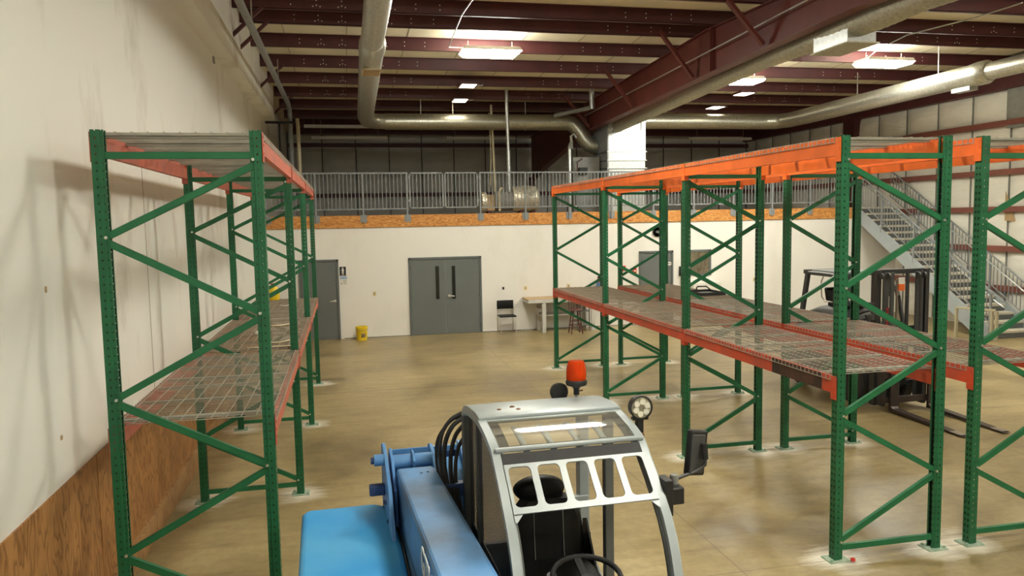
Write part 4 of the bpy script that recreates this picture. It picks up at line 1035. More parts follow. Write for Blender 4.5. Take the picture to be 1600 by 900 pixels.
railing(XL + .02, 1.64, [-1.88, -.69, .49, 1.617], 'grey mezzanine railing between the side wall and the gates')
railing(3.52, 14.70, [3.543, 4.77, 5.99, 7.2, 8.42, 9.63, 10.85, 12.06, 13.28, 14.5], 'long grey mezzanine railing between the gates and the stairs')
for i, (x0, x1) in enumerate(((1.675, 2.57), (2.595, 3.485))):
    t = thing('railing_gate', (x0, YR_, DECK), ('grey barred gate leaf next to the railing by the side wall', 'grey barred gate leaf next to the foil-wrapped heater')[i], 'gate')
    b_ = MB(); b_.box(x0, x0 + .035, YR_ - .018, YR_ + .018, 3.34, 4.27); b_.box(x1 - .035, x1, YR_ - .018, YR_ + .018, 3.34, 4.27); b_.box(x0, x1, YR_ - .018, YR_ + .018, 4.235, 4.27); b_.box(x0, x1, YR_ - .018, YR_ + .018, 3.34, 3.37)
    b_.build('gate_frame', 'rail', t)
    for k in range(8): inst('baluster', bal_me, t, (x0 + .10 + k * .1, YR_, 3.35))
    for z in (3.5, 4.1): MB().box(x0 - .03 if i == 0 else x1, x0 if i == 0 else x1 + .03, YR_ - .015, YR_ + .015, z, z + .07).build('hinge', 'rail', t)

# ================================================================== STAIRS
SX0, SX1 = 14.75, 15.98; SY0, SY1 = 15.25, YB; NS = 18; RS = DECK / NS; RUN = (SY1 - SY0) / NS
ST = thing('staircase', (SX0, SY0, 0), 'grey steel staircase with concrete treads rising along the insulated wall', 'staircase')
tm = MB().box(SX0 + .04, SX1 - .04, 0, RUN + .02, -.05, 0).mesh('tread', smooth=0); tm.materials.append(M['tread'])
rm = MB().box(SX0 + .04, SX1 - .04, .0, .012, -RS + .0, -.05).mesh('riser', smooth=0); rm.materials.append(M['riser'])
for i in range(NS):
    y = SY0 + i * RUN; z = (i + 1) * RS
    tr_ = inst('tread', tm, ST, (0, y, z)); inst('riser', rm, tr_, (0, y + .02, z))
sl = DECK / (SY1 - SY0)
for x_ in (SX0, SX1 - .04):
    o = [(SY0 - .12, 0), (SY0 + .45, 0), (SY1, DECK - .30), (SY1, DECK + .10), (SY0 - .12, .16)]
    MB().prism(o, 'x', x_, x_ + .04).build('stringer', 'stringer', ST, bevel=.003)
sb_me = MB().box(-.008, .008, -.008, .008, 0, .74).mesh('baluster', smooth=0); sb_me.materials.append(M['rail'])
for x_ in (SX0 + .02, SX1 - .02):
    def hz_(y): return (y - SY0) * sl + .17
    b_ = MB(); b_.tube([(x_, SY0 + .02, hz_(SY0) + .90), (x_, SY1 - .02, hz_(SY1) + .90)], .021, 8); b_.tube([(x_, SY0 + .02, hz_(SY0) + .16), (x_, SY1, hz_(SY1) + .16)], .015, 8)
    b_.build('stair_rail', 'rail', ST, smooth=50)
    g_ = MB(); g_.tube([(x_ - .06 if x_ > 15.5 else x_ + .06, SY0 - .25, hz_(SY0) + .60), (x_ - .06 if x_ > 15.5 else x_ + .06, SY0 + .0, hz_(SY0) + .72), (x_ - .06 if x_ > 15.5 else x_ + .06, SY1 - .2, hz_(SY1) + .60)], .019, 8); g_.build('grab_rail', 'galv', ST, smooth=50)
    n = 44
    for i in range(n):
        y = SY0 + .08 + i * (SY1 - SY0 - .12) / (n - 1)
        if i % 11 == 0:
            MB().box(x_ - .022, x_ + .022, y - .022, y + .022, hz_(y) - .15, hz_(y) + .90).build('rail_post', 'rail', ST)
        else: inst('baluster', sb_me, ST, (x_, y, hz_(y) + .16))
# tan pipe barrier in front of the stairs
PB = thing('pipe_barrier', (14.38, 15.35, 0), 'low tan pipe barrier with three legs at the foot of the stairs', 'barrier')
MB().bar((14.21, 15.77, .72), (14.57, 14.97, .72), .055, .055).build('top_bar', 'tan', PB, bevel=.008)
for q in ((14.22, 15.75), (14.54, 15.04), (14.58, 14.95)): MB().box(q[0] - .03, q[0] + .03, q[1] - .03, q[1] + .03, 0, .70).build('leg', 'tan', PB, bevel=.006)

# ================================================================== CEILING LAMPS
def high_bay(x, y, label, lx=1.22, ly=.55, drop=.13, conduit=None, rz=0):
    z = zb(y) - drop
    t = thing('high_bay_lamp', (x, y, z), label, 'lamp', rz=rz)
    b_ = MB(); b_.prism([(x - lx / 2, z - .07), (x - lx / 2 + .06, z), (x + lx / 2 - .06, z), (x + lx / 2, z - .07)], 'y', y - ly / 2, y + ly / 2); b_.build('housing', 'housing', t)
    b_ = MB(); b_.prism([(x - lx / 2 + .01, z - .068), (x - lx / 2 + .09, z - .135), (x + lx / 2 - .09, z - .135), (x + lx / 2 - .01, z - .068)], 'y', y - ly / 2 + .005, y + ly / 2 - .005); b_.build('diffuser', 'lamp_on', t)
    MB().box(x - lx / 2 + .12, x + lx / 2 - .12, y - ly / 2 + .06, y + ly / 2 - .06, z + .001, z + .006).build('uplight', 'lamp_up', t)
    for sx in (-1, 1): MB().tube([(x + sx * .45, y, z), (x + sx * .45, y, z + drop + .02)], .006, 5).build('hanger', 'wire', t)
    if conduit: MB().tube(conduit, .012, 6).build('conduit', 'galv', t, smooth=50)
    return t
high_bay(3.0, 15.70, 'long bright ceiling lamp between the side wall and the red girder', conduit=[(2.08, 11.8, 6.42), (2.05, 13.2, 6.44), (2.15, 15.65, 6.44), (2.45, 15.7, 6.44)])
high_bay(12.0, 15.65, 'long bright ceiling lamp near the silver duct by the insulated wall', conduit=[(11.0, 11.0, 6.40), (11.05, 12.0, 6.42), (10.85, 13.5, 6.45), (11.2, 14.8, 6.46), (11.5, 15.5, 6.46)])
high_bay(9.55, 17.75, 'bright ceiling lamp half hidden by the ribbed duct under the girder')
high_bay(2.9, 8.9, 'bright ceiling lamp over the telehandler')
high_bay(11.55, 8.9, 'bright ceiling lamp over the forks of the forklift')
high_bay(2.9, 2.4, 'bright ceiling lamp over the open end of the racks')
high_bay(11.55, 2.4, 'bright ceiling lamp beyond the rack with the forklift behind it')
high_bay(2.9, -3.6, 'bright ceiling lamp nearest the white end wall')
def flood(x, y, label):
    z = zb(y) - .02; t = thing('flood_lamp', (x, y, z), label, 'lamp', 'small square lamps under the purlins')
    b_ = MB(); b_.box(x - .23, x + .23, y - .30, y + .30, z - .05, z); b_.build('housing', 'iron', t)
    MB().box(x - .18, x + .18, y - .25, y + .25, z - .058, z - .05).build('diffuser', 'lamp_small', t)
    MB().tube([(x + .23, y, z - .03), (x + .36, y, z - .03), (x + .38, y, z - .005)], .014, 6).build('wire_arm', 'chrome', t)
flood(3.16, 19.6, 'small square lamp between long lamp and gates, farther from the mezzanine')
flood(3.24, 21.55, 'small square lamp straight above the mezzanine gates')
flood(10.95, 20.0, 'small square lamp between girder and insulated wall, farther from the mezzanine')
flood(11.15, 22.1, 'small square lamp between girder and insulated wall, closer to the mezzanine')
def tube_lamp(x0, x1, y, z, label):
    t = thing('tube_lamp', ((x0 + x1) / 2, y, z), label, 'lamp')
    MB().prism([(y - .12, z - .02), (y - .05, z + .07), (y + .05, z + .07), (y + .12, z - .02), (y + .11, z - .02), (y, z + .05), (y - .11, z - .02)], 'x', x0, x1).build('reflector', 'reflector', t)
    for dy in (-.05, .05): MB().tube([(x0 + .02, y + dy, z), (x1 - .02, y + dy, z)], .017, 8).build('tube', 'white', t)
    for x_ in (x0 + .3, x1 - .3): MB().tube([(x_, y, z + .07), (x_, y, zb(y) + .2)], .006, 5).build('hanger', 'wire_d', t)
tube_lamp(-1.15, 1.3, 26.0, 6.08, 'unlit tube lamp above the mezzanine, ending at the bend of the round duct')
tube_lamp(-.95, 1.5, 26.6, 5.78, 'unlit tube lamp above the mezzanine beside the side wall')
tube_lamp(3.5, 5.9, 26.6, 5.78, 'unlit tube lamp above the mezzanine behind the flue pipe')
tube_lamp(12.4, 14.85, 26.6, 5.80, 'unlit tube lamp above the mezzanine beside the white plenum')

# ================================================================== DUCTS
D1 = thing('round_duct', (.55, 15, 5.9), 'round spiral duct with a grille turning along the mezzanine towards the plenum', 'duct')
b_ = MB(); b_.tube([(.52, 6.0, 5.93), (.55, 13.1, 5.93)], .185, 24); b_.build('spiral_pipe', 'duct_y', D1, smooth=50)
MB().lathe([(.185, 12.95), (.215, 13.1), (.225, 13.3), (.225, 13.55), (.21, 13.65)], (.56, 0, 5.93), 'y', 24).build('collar', 'duct_y', D1, smooth=50)
b_ = MB(); b_.tube([(.56, 13.5, 5.93), (.62, 19.0, 5.84), (.64, 21.0, 5.79), (.70, 21.6, 5.775), (.92, 21.95, 5.77), (1.3, 22.05, 5.77)], .21, 24); b_.build('spiral_pipe', 'duct_y', D1, smooth=60)
b_ = MB(); b_.tube([(1.2, 22.03, 5.77), (6.40, 22.05, 5.79), (6.60, 22.05, 5.75), (6.78, 22.02, 5.58), (6.95, 21.98, 5.31), (7.08, 21.95, 5.16), (7.2, 21.93, 5.10), (7.285, 21.93, 5.10)], .225, 24); b_.build('spiral_pipe', 'duct_x', D1, smooth=60)
b_ = MB(); b_.box(.40, .74, 14.15, 14.75, 5.685, 5.715); b_.build('grille_frame', 'pvc', D1); MB().box(.43, .71, 14.2, 14.7, 5.675, 5.686).build('grille', 'cardboard', D1)
for x_ in (2.2, 3.1, 5.2): MB().lathe([(.231, -.02), (.231, .02)], (x_, 22.04, 5.775), 'x', 24).build('joint_band', 'duct_x', D1, smooth=50); MB().box(x_ - .01, x_ + .01, 22.03, 22.05, 5.98, zb(22) + .1).build('hanger', 'wire', D1)
for y in (9.0, 11.0, 17.0): MB().box(.55, .57, y - .01, y + .01, 6.08, zb(y) + .1).build('hanger', 'wire', D1)
# right hand round duct
D2 = thing('round_duct', (13.2, 15, 5.85), 'shiny round spiral duct running from the plenum along the insulated wall', 'duct')
b_ = MB(); b_.tube([(8.5, 21.95, 5.83), (12.6, 21.9, 5.84), (13.0, 21.8, 5.84), (13.2, 21.4, 5.84), (13.2, 20.5, 5.84)], .222, 24); b_.build('spiral_pipe', 'duct_x', D2, smooth=60)
b_ = MB(); b_.tube([(13.2, 20.6, 5.84), (13.05, 14.1, 5.86)], .222, 24); b_.build('spiral_pipe', 'duct_y', D2, smooth=50)
MB().lathe([(.2, 13.75), (.245, 13.85), (.245, 14.05), (.224, 14.25)], (13.05, 0, 5.86), 'y', 24).build('collar', 'duct_y', D2, smooth=50)
b_ = MB(); b_.tube([(13.05, 13.9, 5.86), (12.9, 4.0, 5.86)], .18, 24); b_.build('spiral_pipe', 'duct_y', D2, smooth=50)
b_ = MB(); b_.box(13.0, 13.22, 14.25, 14.75, 5.56, 5.72); b_.build('outlet_box', 'galv', D2, bevel=.004)
for y in (11, 15.2, 18): MB().box(13.04, 13.06, y - .01, y + .01, 6.03, zb(y) + .1).build('hanger', 'wire', D2)
MB().lathe([(.206, -.02), (.206, .02)], (10.6, 21.92, 5.835), 'x', 24).build('joint_band', 'duct_x', D2, smooth=50)
# ribbed duct beside the girder
D3 = thing('flexible_duct', (7.55, 15, 5.7), 'ribbed flexible duct slung beside the dark red girder', 'duct')
def fx(y): return 7.50 + .012 * max(0, y - 13)
def fz(y): return 5.80 - .035 * max(0, 9 - y) if y < 9 else (5.80 if y < 13 else 5.80 - .030 * (y - 13))
pts = [(fx(y), y, fz(y)) for y in (4, 6, 8, 9.0, 9.4, 9.8, 10.3, 10.8, 11.2, 13, 15, 17, 19, 20.4, 20.94)]
rr_ = [.17, .17, .17, .17, .185, .20, .20, .20, .185, .17, .17, .17, .17, .17, .17]
fine, fr_ = [], []
for i in range(len(pts) - 1):
    k = max(2, int((pts[i + 1][1] - pts[i][1]) / .05))
    for j in range(k):
        t = j / k; fine.append(tuple(pts[i][q] * (1 - t) + pts[i + 1][q] * t for q in range(3))); fr_.append((rr_[i] * (1 - t) + rr_[i + 1] * t) * (1 + .018 * math.sin(fine[-1][1] * 2 * math.pi / .15)))
MB().tube(fine, fr_, 20).build('ribbed_pipe', 'flex', D3, smooth=80)
b_ = MB(); b_.box(7.32, 7.80, 10.35, 11.2, 5.52, 5.76); b_.build('outlet_box', 'galv', D3, bevel=.004)
b_ = MB(); b_.box(7.29, 7.83, 10.3, 11.25, 5.505, 5.525); b_.build('outlet_flange', 'flex', D3)
for y in (8, 12, 14, 17, 19.5): MB().box(fx(y) - .01, fx(y) + .01, y - .012, y + .012, fz(y) + .165, zb(y) + .05).build('hanger', 'wire', D3)
# plenum
PL = thing('air_plenum', (7.9, 21.5, DECK), 'tall white galvanised plenum box standing on the mezzanine', 'plenum')
b_ = MB(); b_.box(7.33, 8.46, 21.0, 22.2, 4.62, 5.74); b_.build('upper_box', 'galv', PL, bevel=.008)
MB().box(7.345, 8.445, 21.01, 22.19, 4.40, 4.62).build('middle_box', 'galv', PL, bevel=.006)
MB().box(7.36, 8.43, 21.02, 22.18, DECK, 4.40).build('lower_box', 'galv', PL, bevel=.006)
for z in (4.40, 4.62, 4.86): MB().box(7.30, 8.49, 20.97, 22.22, z - .012, z + .012).build('flange', 'galv', PL)
MB().box(7.30, 7.34, 20.98, 22.2, DECK, 5.74).build('shaded_side', 'rail', PL)  # grey sheet puts the shade on the box's left side into colour
for p, q in (((7.36, 4.89), (8.43, 5.7)), ((7.36, 5.7), (8.43, 4.89))): MB().bar((p[0], 20.998, p[1]), (q[0], 20.998, q[1]), .012, .004, (0, 0, 1)).build('cross_break', 'galv', PL)
b_ = MB(); b_.box(7.45, 8.35, 20.95, 21.0, 5.42, 5.45); b_.box(7.45, 8.35, 20.95, 21.0, 5.69, 5.72); b_.box(7.45, 7.48, 20.95, 21.0, 5.42, 5.72); b_.box(8.32, 8.35, 20.95, 21.0, 5.42, 5.72); b_.build('duct_collar', 'galv', PL)
# furnace left of the plenum
FU = thing('furnace', (6.7, 21.6, DECK), 'dark furnace cabinet on the mezzanine with pipes in front', 'furnace')
MB().box(6.45, 7.25, 21.5, 22.2, DECK, 4.75).build('cabinet', 'rebar', FU, bevel=.01)
MB().box(6.52, 7.18, 21.48, 21.5, 3.3, 3.9).build('access_panel', 'rail', FU, bevel=.004)
b_ = MB(); b_.tube([(6.35, 21.5, DECK), (6.35, 21.5, 4.9), (6.36, 21.52, 5.05), (6.45, 21.6, 5.2)], .05, 10); b_.build('vent_pipe', 'galv', FU, smooth=60)
MB().tube([(6.55, 21.42, DECK), (6.55, 21.42, 4.6), (6.7, 21.42, 4.7)], .018, 7).build('gas_pipe', 'iron', FU, smooth=60)
MB().box(6.6, 6.85, 21.38, 21.48, 4.25, 4.45).build('control_box', 'rubber', FU, bevel=.01)
MB().tube([(6.45, 21.6, 5.0), (6.42, 21.55, 5.35), (6.5, 21.5, 5.42), (6.56, 21.5, 5.3)], .045, 9).build('elbow_pipe', 'galv', FU, smooth=60)
# roof stub pipe and sloping pipe
RSt = thing('roof_vent_pipe', (6.83, 20.9, 6.2), 'short galvanised vent pipe under the roof beside the girder end', 'pipe')
MB().tube([(6.82, 20.9, 6.62), (6.84, 20.9, 6.02)], .075, 14).build('stub', 'galv', RSt, smooth=50)
MB().tube([(6.80, 20.95, 6.06), (6.3, 21.3, 5.98), (5.95, 21.6, 5.92)], .06, 10).build('branch', 'rebar', RSt, smooth=50)
# foil-wrapped heater with flue and pipe
HT = thing('water_heater', (4.6, 21.35, DECK), 'foil-wrapped horizontal heater with upright pipes behind the railing', 'heater')
MB().lathe([(.0, 4.62), (.33, 4.62), (.36, 4.68), (.37, 4.9), (.365, 5.2), (.34, 5.32), (.28, 5.37), (0, 5.38)], (0, 21.4, 3.58), 'x', 28).build('foil_jacket', 'foil', HT, smooth=40)
MB().lathe([(0, 4.1), (.27, 4.1), (.27, 4.62)], (0, 21.4, 3.52), 'x', 20).build('burner_housing', 'rebar', HT, smooth=40)
MB().lathe([(0, 3.74), (.27, 3.74), (.28, 3.78), (.28, 3.88), (0, 3.88)], (0, 21.4, 3.5), 'x', 20).build('end_cap', 'foil', HT, smooth=40)
MB().box(3.88, 4.1, 21.2, 21.6, 3.25, 3.7).build('fan_box', 'cardboard', HT, bevel=.02)
for x_ in (3.95, 4.85, 5.2): MB().box(x_ - .05, x_ + .05, 21.2, 21.6, DECK, 3.26).build('foot', 'iron', HT)
MB().tube([(4.54, 21.35, 3.78), (4.535, 21.35, 4.9)], .055, 14).build('flue_pipe', 'galv', HT, smooth=50)
MB().tube([(4.535, 21.35, 4.88), (4.51, 21.35, 6.6)], .047, 14).build('flue_pipe', 'galv', HT, smooth=50)
for z in (3.98, 4.9): MB().lathe([(.062, -.02), (.062, .02)], (4.538, 21.35, z), 'z', 14).build('flue_collar', 'galv', HT)
MB().tube([(4.36, 22.45, DECK), (4.33, 22.45, 4.8), (4.28, 22.45, 6.33)], .034, 10).build('cream_pipe', 'pvc', HT, smooth=50)
MB().tube([(4.22, 22.45, 4.0), (4.25, 22.45, 4.8), (4.22, 22.45, 6.1)], .017, 8).build('thin_pipe', 'pvc', HT, smooth=50)
MB().tube([(4.22, 21.15, 3.25), (4.22, 21.15, 3.78), (4.26, 21.15, 3.86), (4.32, 21.18, 3.86)], .035, 9).build('elbow_pipe', 'pvc', HT, smooth=60)

# pipes in the far left corner
CP = thing('drain_pipe', (-1.3, 15, 6.0), 'dark pipe running under the purlins beside the side wall then down', 'pipe')
MB().tube([(-1.3, 4.0, 6.05), (-1.3, 21.0, 6.07), (-1.3, 21.4, 6.0), (-1.3, 21.55, 5.8), (-1.3, 21.6, DECK)], .058, 12).build('pipe_run', 'rail', CP, smooth=60)
for y in (8, 13, 18): MB().box(-1.31, -1.29, y - .01, y + .01, 6.1, zb(y) + .1).build('hanger', 'wire_d', CP)
CQ = thing('cream_drain_pipe', (-1.12, 21.8, DECK), 'upright cream pipe next to the dark pipe on the mezzanine', 'pipe')
MB().tube([(-1.12, 21.8, DECK), (-1.12, 21.8, 5.6), (-1.14, 21.85, 5.8)], .05, 12).build('pipe_run', 'pvc', CQ, smooth=60)
CS = thing('wall_bracket', (-1.6, 21.6, 5.5), 'dark steel angle bracket on the side wall beside the upright pipes', 'bracket')
b_ = MB(); b_.bar((XL, 21.5, 5.66), (-1.2, 21.5, 5.66), .06, .05); b_.build('arm', 'black', CS); MB().bar((XL + .35, 21.5, 5.66), (XL + .35, 21.5, 4.7), .05, .05, (1, 0, 0)).build('drop', 'black', CS)

# ================================================================== SMALL THINGS
# folding-style chair by the bench
CH = thing('side_chair', (4.13, 19.95, 0), 'chrome-legged side chair with black seat and back against the white wall', 'chair')
for x_ in (3.92, 4.33):
    b_ = MB(); b_.tube([(x_, 20.22, .86), (x_, 20.20, .46), (x_, 20.24, 0)], .011, 8); b_.build('leg', 'chrome', CH, smooth=50)
    b_ = MB(); b_.tube([(x_, 20.20, .45), (x_, 19.86, .45), (x_, 19.80, 0)], .011, 8); b_.build('leg', 'chrome', CH, smooth=50)
b_ = MB(); rows = [[(3.90 + .05 * i, 20.20 - .02 * (1 - ((i - 4.5) / 4.5) ** 2) * -1, z) for i in range(10)] for z in (.63, .86)]
b_.strip(rows).build('backrest', 'vinyl', CH, solid=.02, bevel=.006)
MB().box(3.90, 4.35, 19.80, 20.19, .445, .485).build('seat', 'vinyl', CH, bevel=.015, seg=3)
# workbench
WBn = thing('workbench', (5.5, 20.0, 0), 'long white workbench with worn wooden top against the back wall', 'workbench')
MB().box(4.64, 6.55, 19.72, 20.39, .86, .905).build('top', 'wood', WBn, bevel=.004)
MB().box(4.66, 6.53, 19.70, 19.72, .80, .895).build('front_rail', 'bench', WBn); MB().box(4.64, 4.66, 19.72, 20.39, .80, .86).build('end_rail', 'bench', WBn)
for x_ in (5.08, 6.44):
    MB().box(x_ - .05, x_ + .05, 19.72, 19.80, 0, .86).build('leg', 'bench', WBn, bevel=.004); MB().box(x_ - .05, x_ + .05, 20.28, 20.38, 0, .86).build('leg', 'bench', WBn, bevel=.004)
MB().box(5.03, 6.05, 19.95, 20.38, .42, .45).build('shelf', 'bench', WBn)
BX = thing('drawer_unit', (5.09, 20.1, .45), 'small pale drawer unit on the shelf under the workbench', 'drawer unit')
MB().box(4.98, 5.20, 19.97, 20.25, .45, .62).build('case', 'bench', BX, bevel=.004); MB().box(5.0, 5.18, 19.962, 19.97, .47, .53).build('drawer', 'rebar', BX)
# stool
SO = thing('bar_stool', (5.83, 19.36, 0), 'red-brown wooden stool with slatted back in front of the workbench', 'stool')
MB().lathe([(0, .60), (.16, .605), (.175, .62), (.16, .64), (0, .635)], (5.83, 19.36, 0), 'z', 24).build('seat', 'stool', SO, smooth=50)
for g in (45, 135, 225, 315):
    a = R(g); MB().tube([(5.83 + .11 * math.cos(a), 19.36 + .11 * math.sin(a), .61), (5.83 + .215 * math.cos(a), 19.36 + .2 * math.sin(a), 0)], .016, 8).build('leg', 'stool', SO)
for z, k in ((.22, .18), (.34, .16)):
    for g in (0, 90, 180, 270) if z < .3 else (45, 225):
        a, c_ = R(g - 45), R(g + 45); MB().tube([(5.83 + k * math.cos(a), 19.36 + k * math.sin(a), z), (5.83 + k * math.cos(c_), 19.36 + k * math.sin(c_), z)], .011, 7).build('stretcher', 'stool', SO)
for i in range(5): MB().tube([(5.70 + .065 * i, 19.49, .63), (5.69 + .07 * i, 19.53, .88)], .009, 6).build('back_slat', 'stool', SO)
MB().tube([(5.66, 19.50, .89), (5.74, 19.54, .905), (5.83, 19.55, .91), (5.92, 19.54, .905), (6.0, 19.50, .89)], .022, 8).build('back_rail', 'stool', SO, smooth=60)
TRY = thing('utility_shelf', (6.28, 19.98, 0), 'small grey metal shelf stand beside the stool under the workbench', 'shelf')
for x_ in (6.13, 6.37): MB().box(x_ - .012, x_ + .012, 19.85, 19.874, 0, .78).build('upright', 'rebar', TRY)
for z in (.12, .50, .70): MB().box(6.12, 6.385, 19.85, 20.2, z, z + .025).build('shelf_board', 'rebar', TRY)
for q in ((6.13, 20.19), (6.37, 20.19)): MB().box(q[0] - .012, q[0] + .012, q[1] - .012, q[1] + .012, 0, .78).build('upright', 'rebar', TRY)
# bucket
BK = thing('bucket', (.335, 20.07, 0), 'yellow plastic bucket with a brown label on the floor by the wall', 'bucket')
MB().lathe([(0, 0), (.128, 0), (.132, .01), (.147, .27), (.155, .272), (.155, .285), (.149, .29), (.150, .315), (.157, .318), (.157, .345), (.147, .352), (.143, .34), (.125, .02), (0, .02)], (.335, 20.07, 0), 'z', 32).build('pail', 'yellow', BK, smooth=40)
b_ = MB(); rows = [[(.335 + (.134 + .055 * (z - .06) + .002) * math.sin(R(g)), 20.07 - (.134 + .055 * (z - .06) + .002) * math.cos(R(g)), z) for g in range(-8, 45, 6)] for z in (.075, .11, .15, .185)]
b_.strip(rows).build('label', 'brown', BK, smooth=60)
MB().tube([(.335 + .15 * math.cos(R(g)), 20.07 - .15 * math.sin(R(g)) - .012, .295 - .04 * math.sin(R(g))) for g in range(0, 181, 15)], .004, 6).build('wire_handle', 'steel', BK)
# signs by the first door
SG = thing('restroom_sign', (-.08, YB, 1.76), 'black restroom sign with white figure beside the single grey door', 'sign')
MB().box(-.165, -.005, YB - .008, YB, 1.64, 1.875).build('plate', 'sign_black', SG)
fg = MB(); fg.lathe([(.019, -.012), (.019, -.008)], (-.085, YB, 1.838), 'y', 14); fg.box(-.113, -.057, YB - .012, YB - .008, 1.76, 1.815); fg.box(-.108, -.089, YB - .012, YB - .008, 1.695, 1.765); fg.box(-.081, -.062, YB - .012, YB - .008, 1.695, 1.765)
fg.build('figure', 'white', SG)
MB().box(-.12, -.05, YB - .012, YB - .008, 1.66, 1.675).build('braille_line', 'white', SG)
NT = thing('notice', (-.07, YB, 1.5), 'small white notice with blue header under the black restroom sign', 'notice')
MB().box(-.155, .015, YB - .004, YB, 1.40, 1.62).build('sheet', 'white', NT); MB().box(-.155, .015, YB - .006, YB - .004, 1.555, 1.62).build('header', 'sign_blue', NT)
for z in (1.515, 1.475, 1.435): MB().box(-.09, .0, YB - .006, YB - .004, z, z + .012).build('text_line', 'rebar', NT)
MB().box(-.14, -.115, YB - .006, YB - .004, 1.425, 1.45).build('icon', 'sign_black', NT)
def outlet(x, z, label):
    t = thing('wall_outlet', (x, YB, z), label, 'outlet')
    MB().box(x - .045, x + .045, YB - .007, YB, z - .06, z + .06).build('cover_plate', 'ivory', t, bevel=.003); MB().box(x - .012, x + .012, YB - .010, YB - .007, z - .035, z + .035).build('switch', 'brown', t)
outlet(.70, 1.145, 'ivory switch plate on the wall above the yellow bucket')
outlet(4.74, 1.148, 'ivory switch plate on the wall above the workbench end')
outlet(5.95, 1.16, 'ivory switch plate on the wall above the wooden stool')
outlet(11.55, 1.15, 'ivory switch plate on the wall between boarded window and forklift')
HK = thing('wall_hook', (4.13, YB, 1.17), 'small dark hook on the wall above the side chair', 'hook')
MB().box(4.10, 4.15, YB - .012, YB, 1.13, 1.2).build('plate', 'black', HK); MB().tube([(4.125, YB - .01, 1.18), (4.125, YB - .05, 1.16), (4.12, YB - .05, 1.2)], .008, 6).build('prong', 'black', HK)
FE = thing('fire_extinguisher', (6.80, YB, 1.0), 'red fire extinguisher with blue label hung on the white wall', 'extinguisher')
MB().lathe([(0, .98), (.06, .985), (.065, 1.0), (.065, 1.28), (.05, 1.33), (.02, 1.35), (0, 1.35)], (6.80, YB - .08, 0), 'z', 20).build('cylinder', 'red', FE, smooth=50)
MB().lathe([(.0665, 1.10), (.0665, 1.25)], (6.80, YB - .08, 0), 'z', 20).build('label', 'bluelabel', FE); MB().box(6.77, 6.86, YB - .10, YB - .06, 1.35, 1.41).build('valve', 'black', FE, bevel=.004)
MB().tube([(6.84, YB - .08, 1.37), (6.90, YB - .08, 1.33), (6.90, YB - .08, 1.1)], .010, 6).build('hose', 'rubber', FE, smooth=60); MB().box(6.775, 6.825, YB - .02, YB, 1.1, 1.2).build('bracket', 'black', FE)
CL = thing('wall_clock', (8.555, YB, 2.59), 'round black-rimmed clock on the wall above the single grey door', 'clock')
MB().lathe([(0, -.03), (.124, -.03), (.130, -.042), (.140, -.036), (.14, 0), (0, 0)], (8.555, YB, 2.59), 'y', 30).build('rim', 'black', CL, smooth=40)
MB().lathe([(.123, -.034), (0, -.034)], (8.555, YB, 2.59), 'y', 30).build('face', 'reflector', CL)
b_ = MB()
for z in (2.615, 2.59, 2.565): b_.box(8.50, 8.61, YB - .037, YB - .034, z - .006, z + .006)
b_.build('face_lettering', 'rebar', CL)
for i, (x_, z) in enumerate(((7.55, 1.60), (7.87, 1.52))):
    t = thing('fire_alarm_box', (x_, YB, z), ('small red alarm box on the wall farther from the door with oval sign', 'small red alarm box on the wall right beside the door with oval sign')[i], 'alarm')
    MB().box(x_ - .05, x_ + .05, YB - .05, YB, z - .07, z + .07).build('body', 'red', t, bevel=.006); MB().box(x_ - .03, x_ + .03, YB - .058, YB - .05, z - .015, z + .015).build('pull_bar', 'white', t)
t = thing('wall_phone', (9.28, YB, 1.4), 'black wall phone with hanging cord between grey door and boarded window', 'phone')
MB().box(9.20, 9.36, YB - .07, YB, 1.33, 1.60).build('body', 'black', t, bevel=.01); MB().tube([(9.24, YB - .05, 1.33), (9.22, YB - .05, 1.1), (9.25, YB - .05, .85), (9.23, YB - .04, .7)], .008, 6).build('cord', 'tan', t, smooth=60)
MB().box(9.21, 9.27, YB - .095, YB - .07, 1.36, 1.57).build('handset', 'rubber', t, bevel=.01)
t = thing('storage_cabinet', (9.85, 20.2, 0), 'low white cabinet under the boarded window', 'cabinet')
MB().box(9.45, 10.3, 20.0, 20.39, .05, 1.16).build('body', 'white', t, bevel=.005)
for i in range(2): d_ = MB().box(9.46 + i * .42, 9.46 + i * .42 + .405, 19.985, 20.0, .07, 1.14).build('door', 'white', t, bevel=.004); MB().box(9.83 + i * .06, 9.845 + i * .06, 19.97, 19.985, .6, .72).build('handle', 'rebar', d_)
for q in ((9.47, 20.02), (10.24, 20.02), (9.47, 20.33), (10.24, 20.33)): MB().box(q[0], q[0] + .04, q[1], q[1] + .04, 0, .05).build('foot', 'rebar', t)
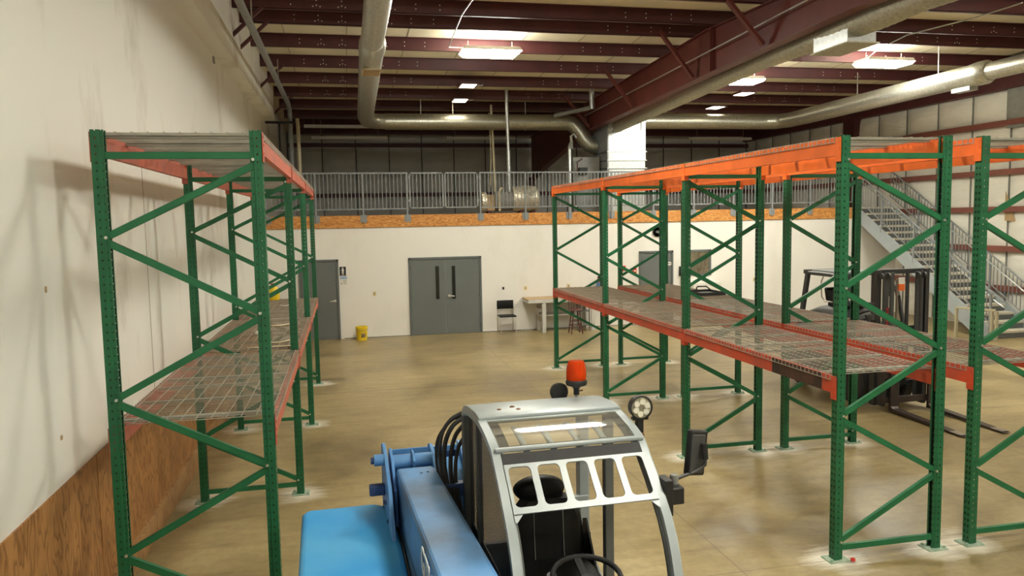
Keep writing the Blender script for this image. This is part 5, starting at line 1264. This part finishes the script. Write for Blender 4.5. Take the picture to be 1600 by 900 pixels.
# things left on the rack decks
t = thing('metal_tray', (6.18, 12.6, 1.64), 'black metal tray with a bent handle on the wire deck', 'tray')
b_ = MB(); b_.box(5.95, 6.42, 12.3, 12.9, 1.642, 1.652); b_.box(5.95, 5.96, 12.3, 12.9, 1.652, 1.69); b_.box(6.41, 6.42, 12.3, 12.9, 1.652, 1.69); b_.box(5.95, 6.42, 12.3, 12.31, 1.652, 1.69); b_.box(5.95, 6.42, 12.89, 12.9, 1.652, 1.69)
b_.build('pan', 'fork', t); MB().tube([(6.02, 12.6, 1.66), (6.02, 12.6, 1.76), (6.04, 12.6, 1.775), (6.2, 12.6, 1.775), (6.3, 12.6, 1.70)], .012, 6).build('handle', 'fork', t, smooth=60)
t = thing('plastic_jug', (-1.30, 14.55, 1.64), 'small yellow jug with red cap at the far end of the wall-side rack deck', 'jug')
MB().lathe([(0, 1.641), (.10, 1.641), (.11, 1.66), (.11, 1.80), (.07, 1.88), (.035, 1.90), (0, 1.9)], (-1.30, 14.55, 0), 'z', 20).build('body', 'yellow', t, smooth=50); MB().lathe([(.04, 1.90), (.04, 1.94), (0, 1.94)], (-1.30, 14.55, 0), 'z', 14).build('cap', 'red', t)
def scrap(name, x, y, lx, ly, rz, mt, label, cat, curl=.02):
    rows = []
    for i in range(6):
        u = i / 5 - .5; row = []
        for j in range(3):
            v = (j / 2 - .5) * (1 - .5 * abs(u)); X, Y = u * lx, v * ly
            row.append((x + X * math.cos(rz) - Y * math.sin(rz), y + X * math.sin(rz) + Y * math.cos(rz), 1.6385 + .003 + curl * (2 * u) ** 2))
        rows.append(row)
    o = MB().strip(rows).build(name, mt, None, solid=.003, loc=(x, y, 1.64), smooth=60); return tag(o, label, cat)
scrap('torn_paper', -.90, 10.85, .38, .10, .35, 'paper', 'long curled strip of cream paper on the wall-side rack deck', 'paper')
scrap('torn_paper', -.84, 9.28, .34, .06, .05, 'paper', 'narrow cream paper strip lying across the wall-side rack deck', 'paper')
scrap('wood_strip', -.86, 8.98, .50, .05, .03, 'paper', 'thin pale wood strip nearest the deck seam of the wall-side rack', 'wood strip', 0)
scrap('torn_paper', -1.02, 13.4, .16, .12, .2, 'white', 'small white scrap of paper far down the wall-side rack deck', 'paper')
t = MB().lathe([(0, 1.641), (.03, 1.643), (.035, 1.67), (.02, 1.69), (0, 1.692)], (-1.10, 10.0, 0), 'z', 12).build('crumpled_tape', 'white', None, loc=(-1.10, 10.0, 1.64)); tag(t, 'small round white roll lying on the wall-side rack deck', 'tape roll')
t = MB().lathe([(0, 0), (.02, .002), (.022, .02), (.01, .03), (0, .03)], (4.20, 5.72, .012), 'z', 8).build('red_cap', 'red', None, loc=(4.20, 5.72, .012)); tag(t, 'tiny red cap beside the foot of the rack with the sooty beam', 'cap')
rows = [[(4.58 + .06 * i, 20.24 + .05 * j, .006 + .006 * ((i + j) % 2)) for i in range(6)] for j in range(2)]
t = MB().strip(rows).build('paper_scrap', 'white', None, solid=.003, loc=(4.7, 20.26, 0)); tag(t, 'crumpled white paper scrap on the floor between chair and workbench', 'paper')
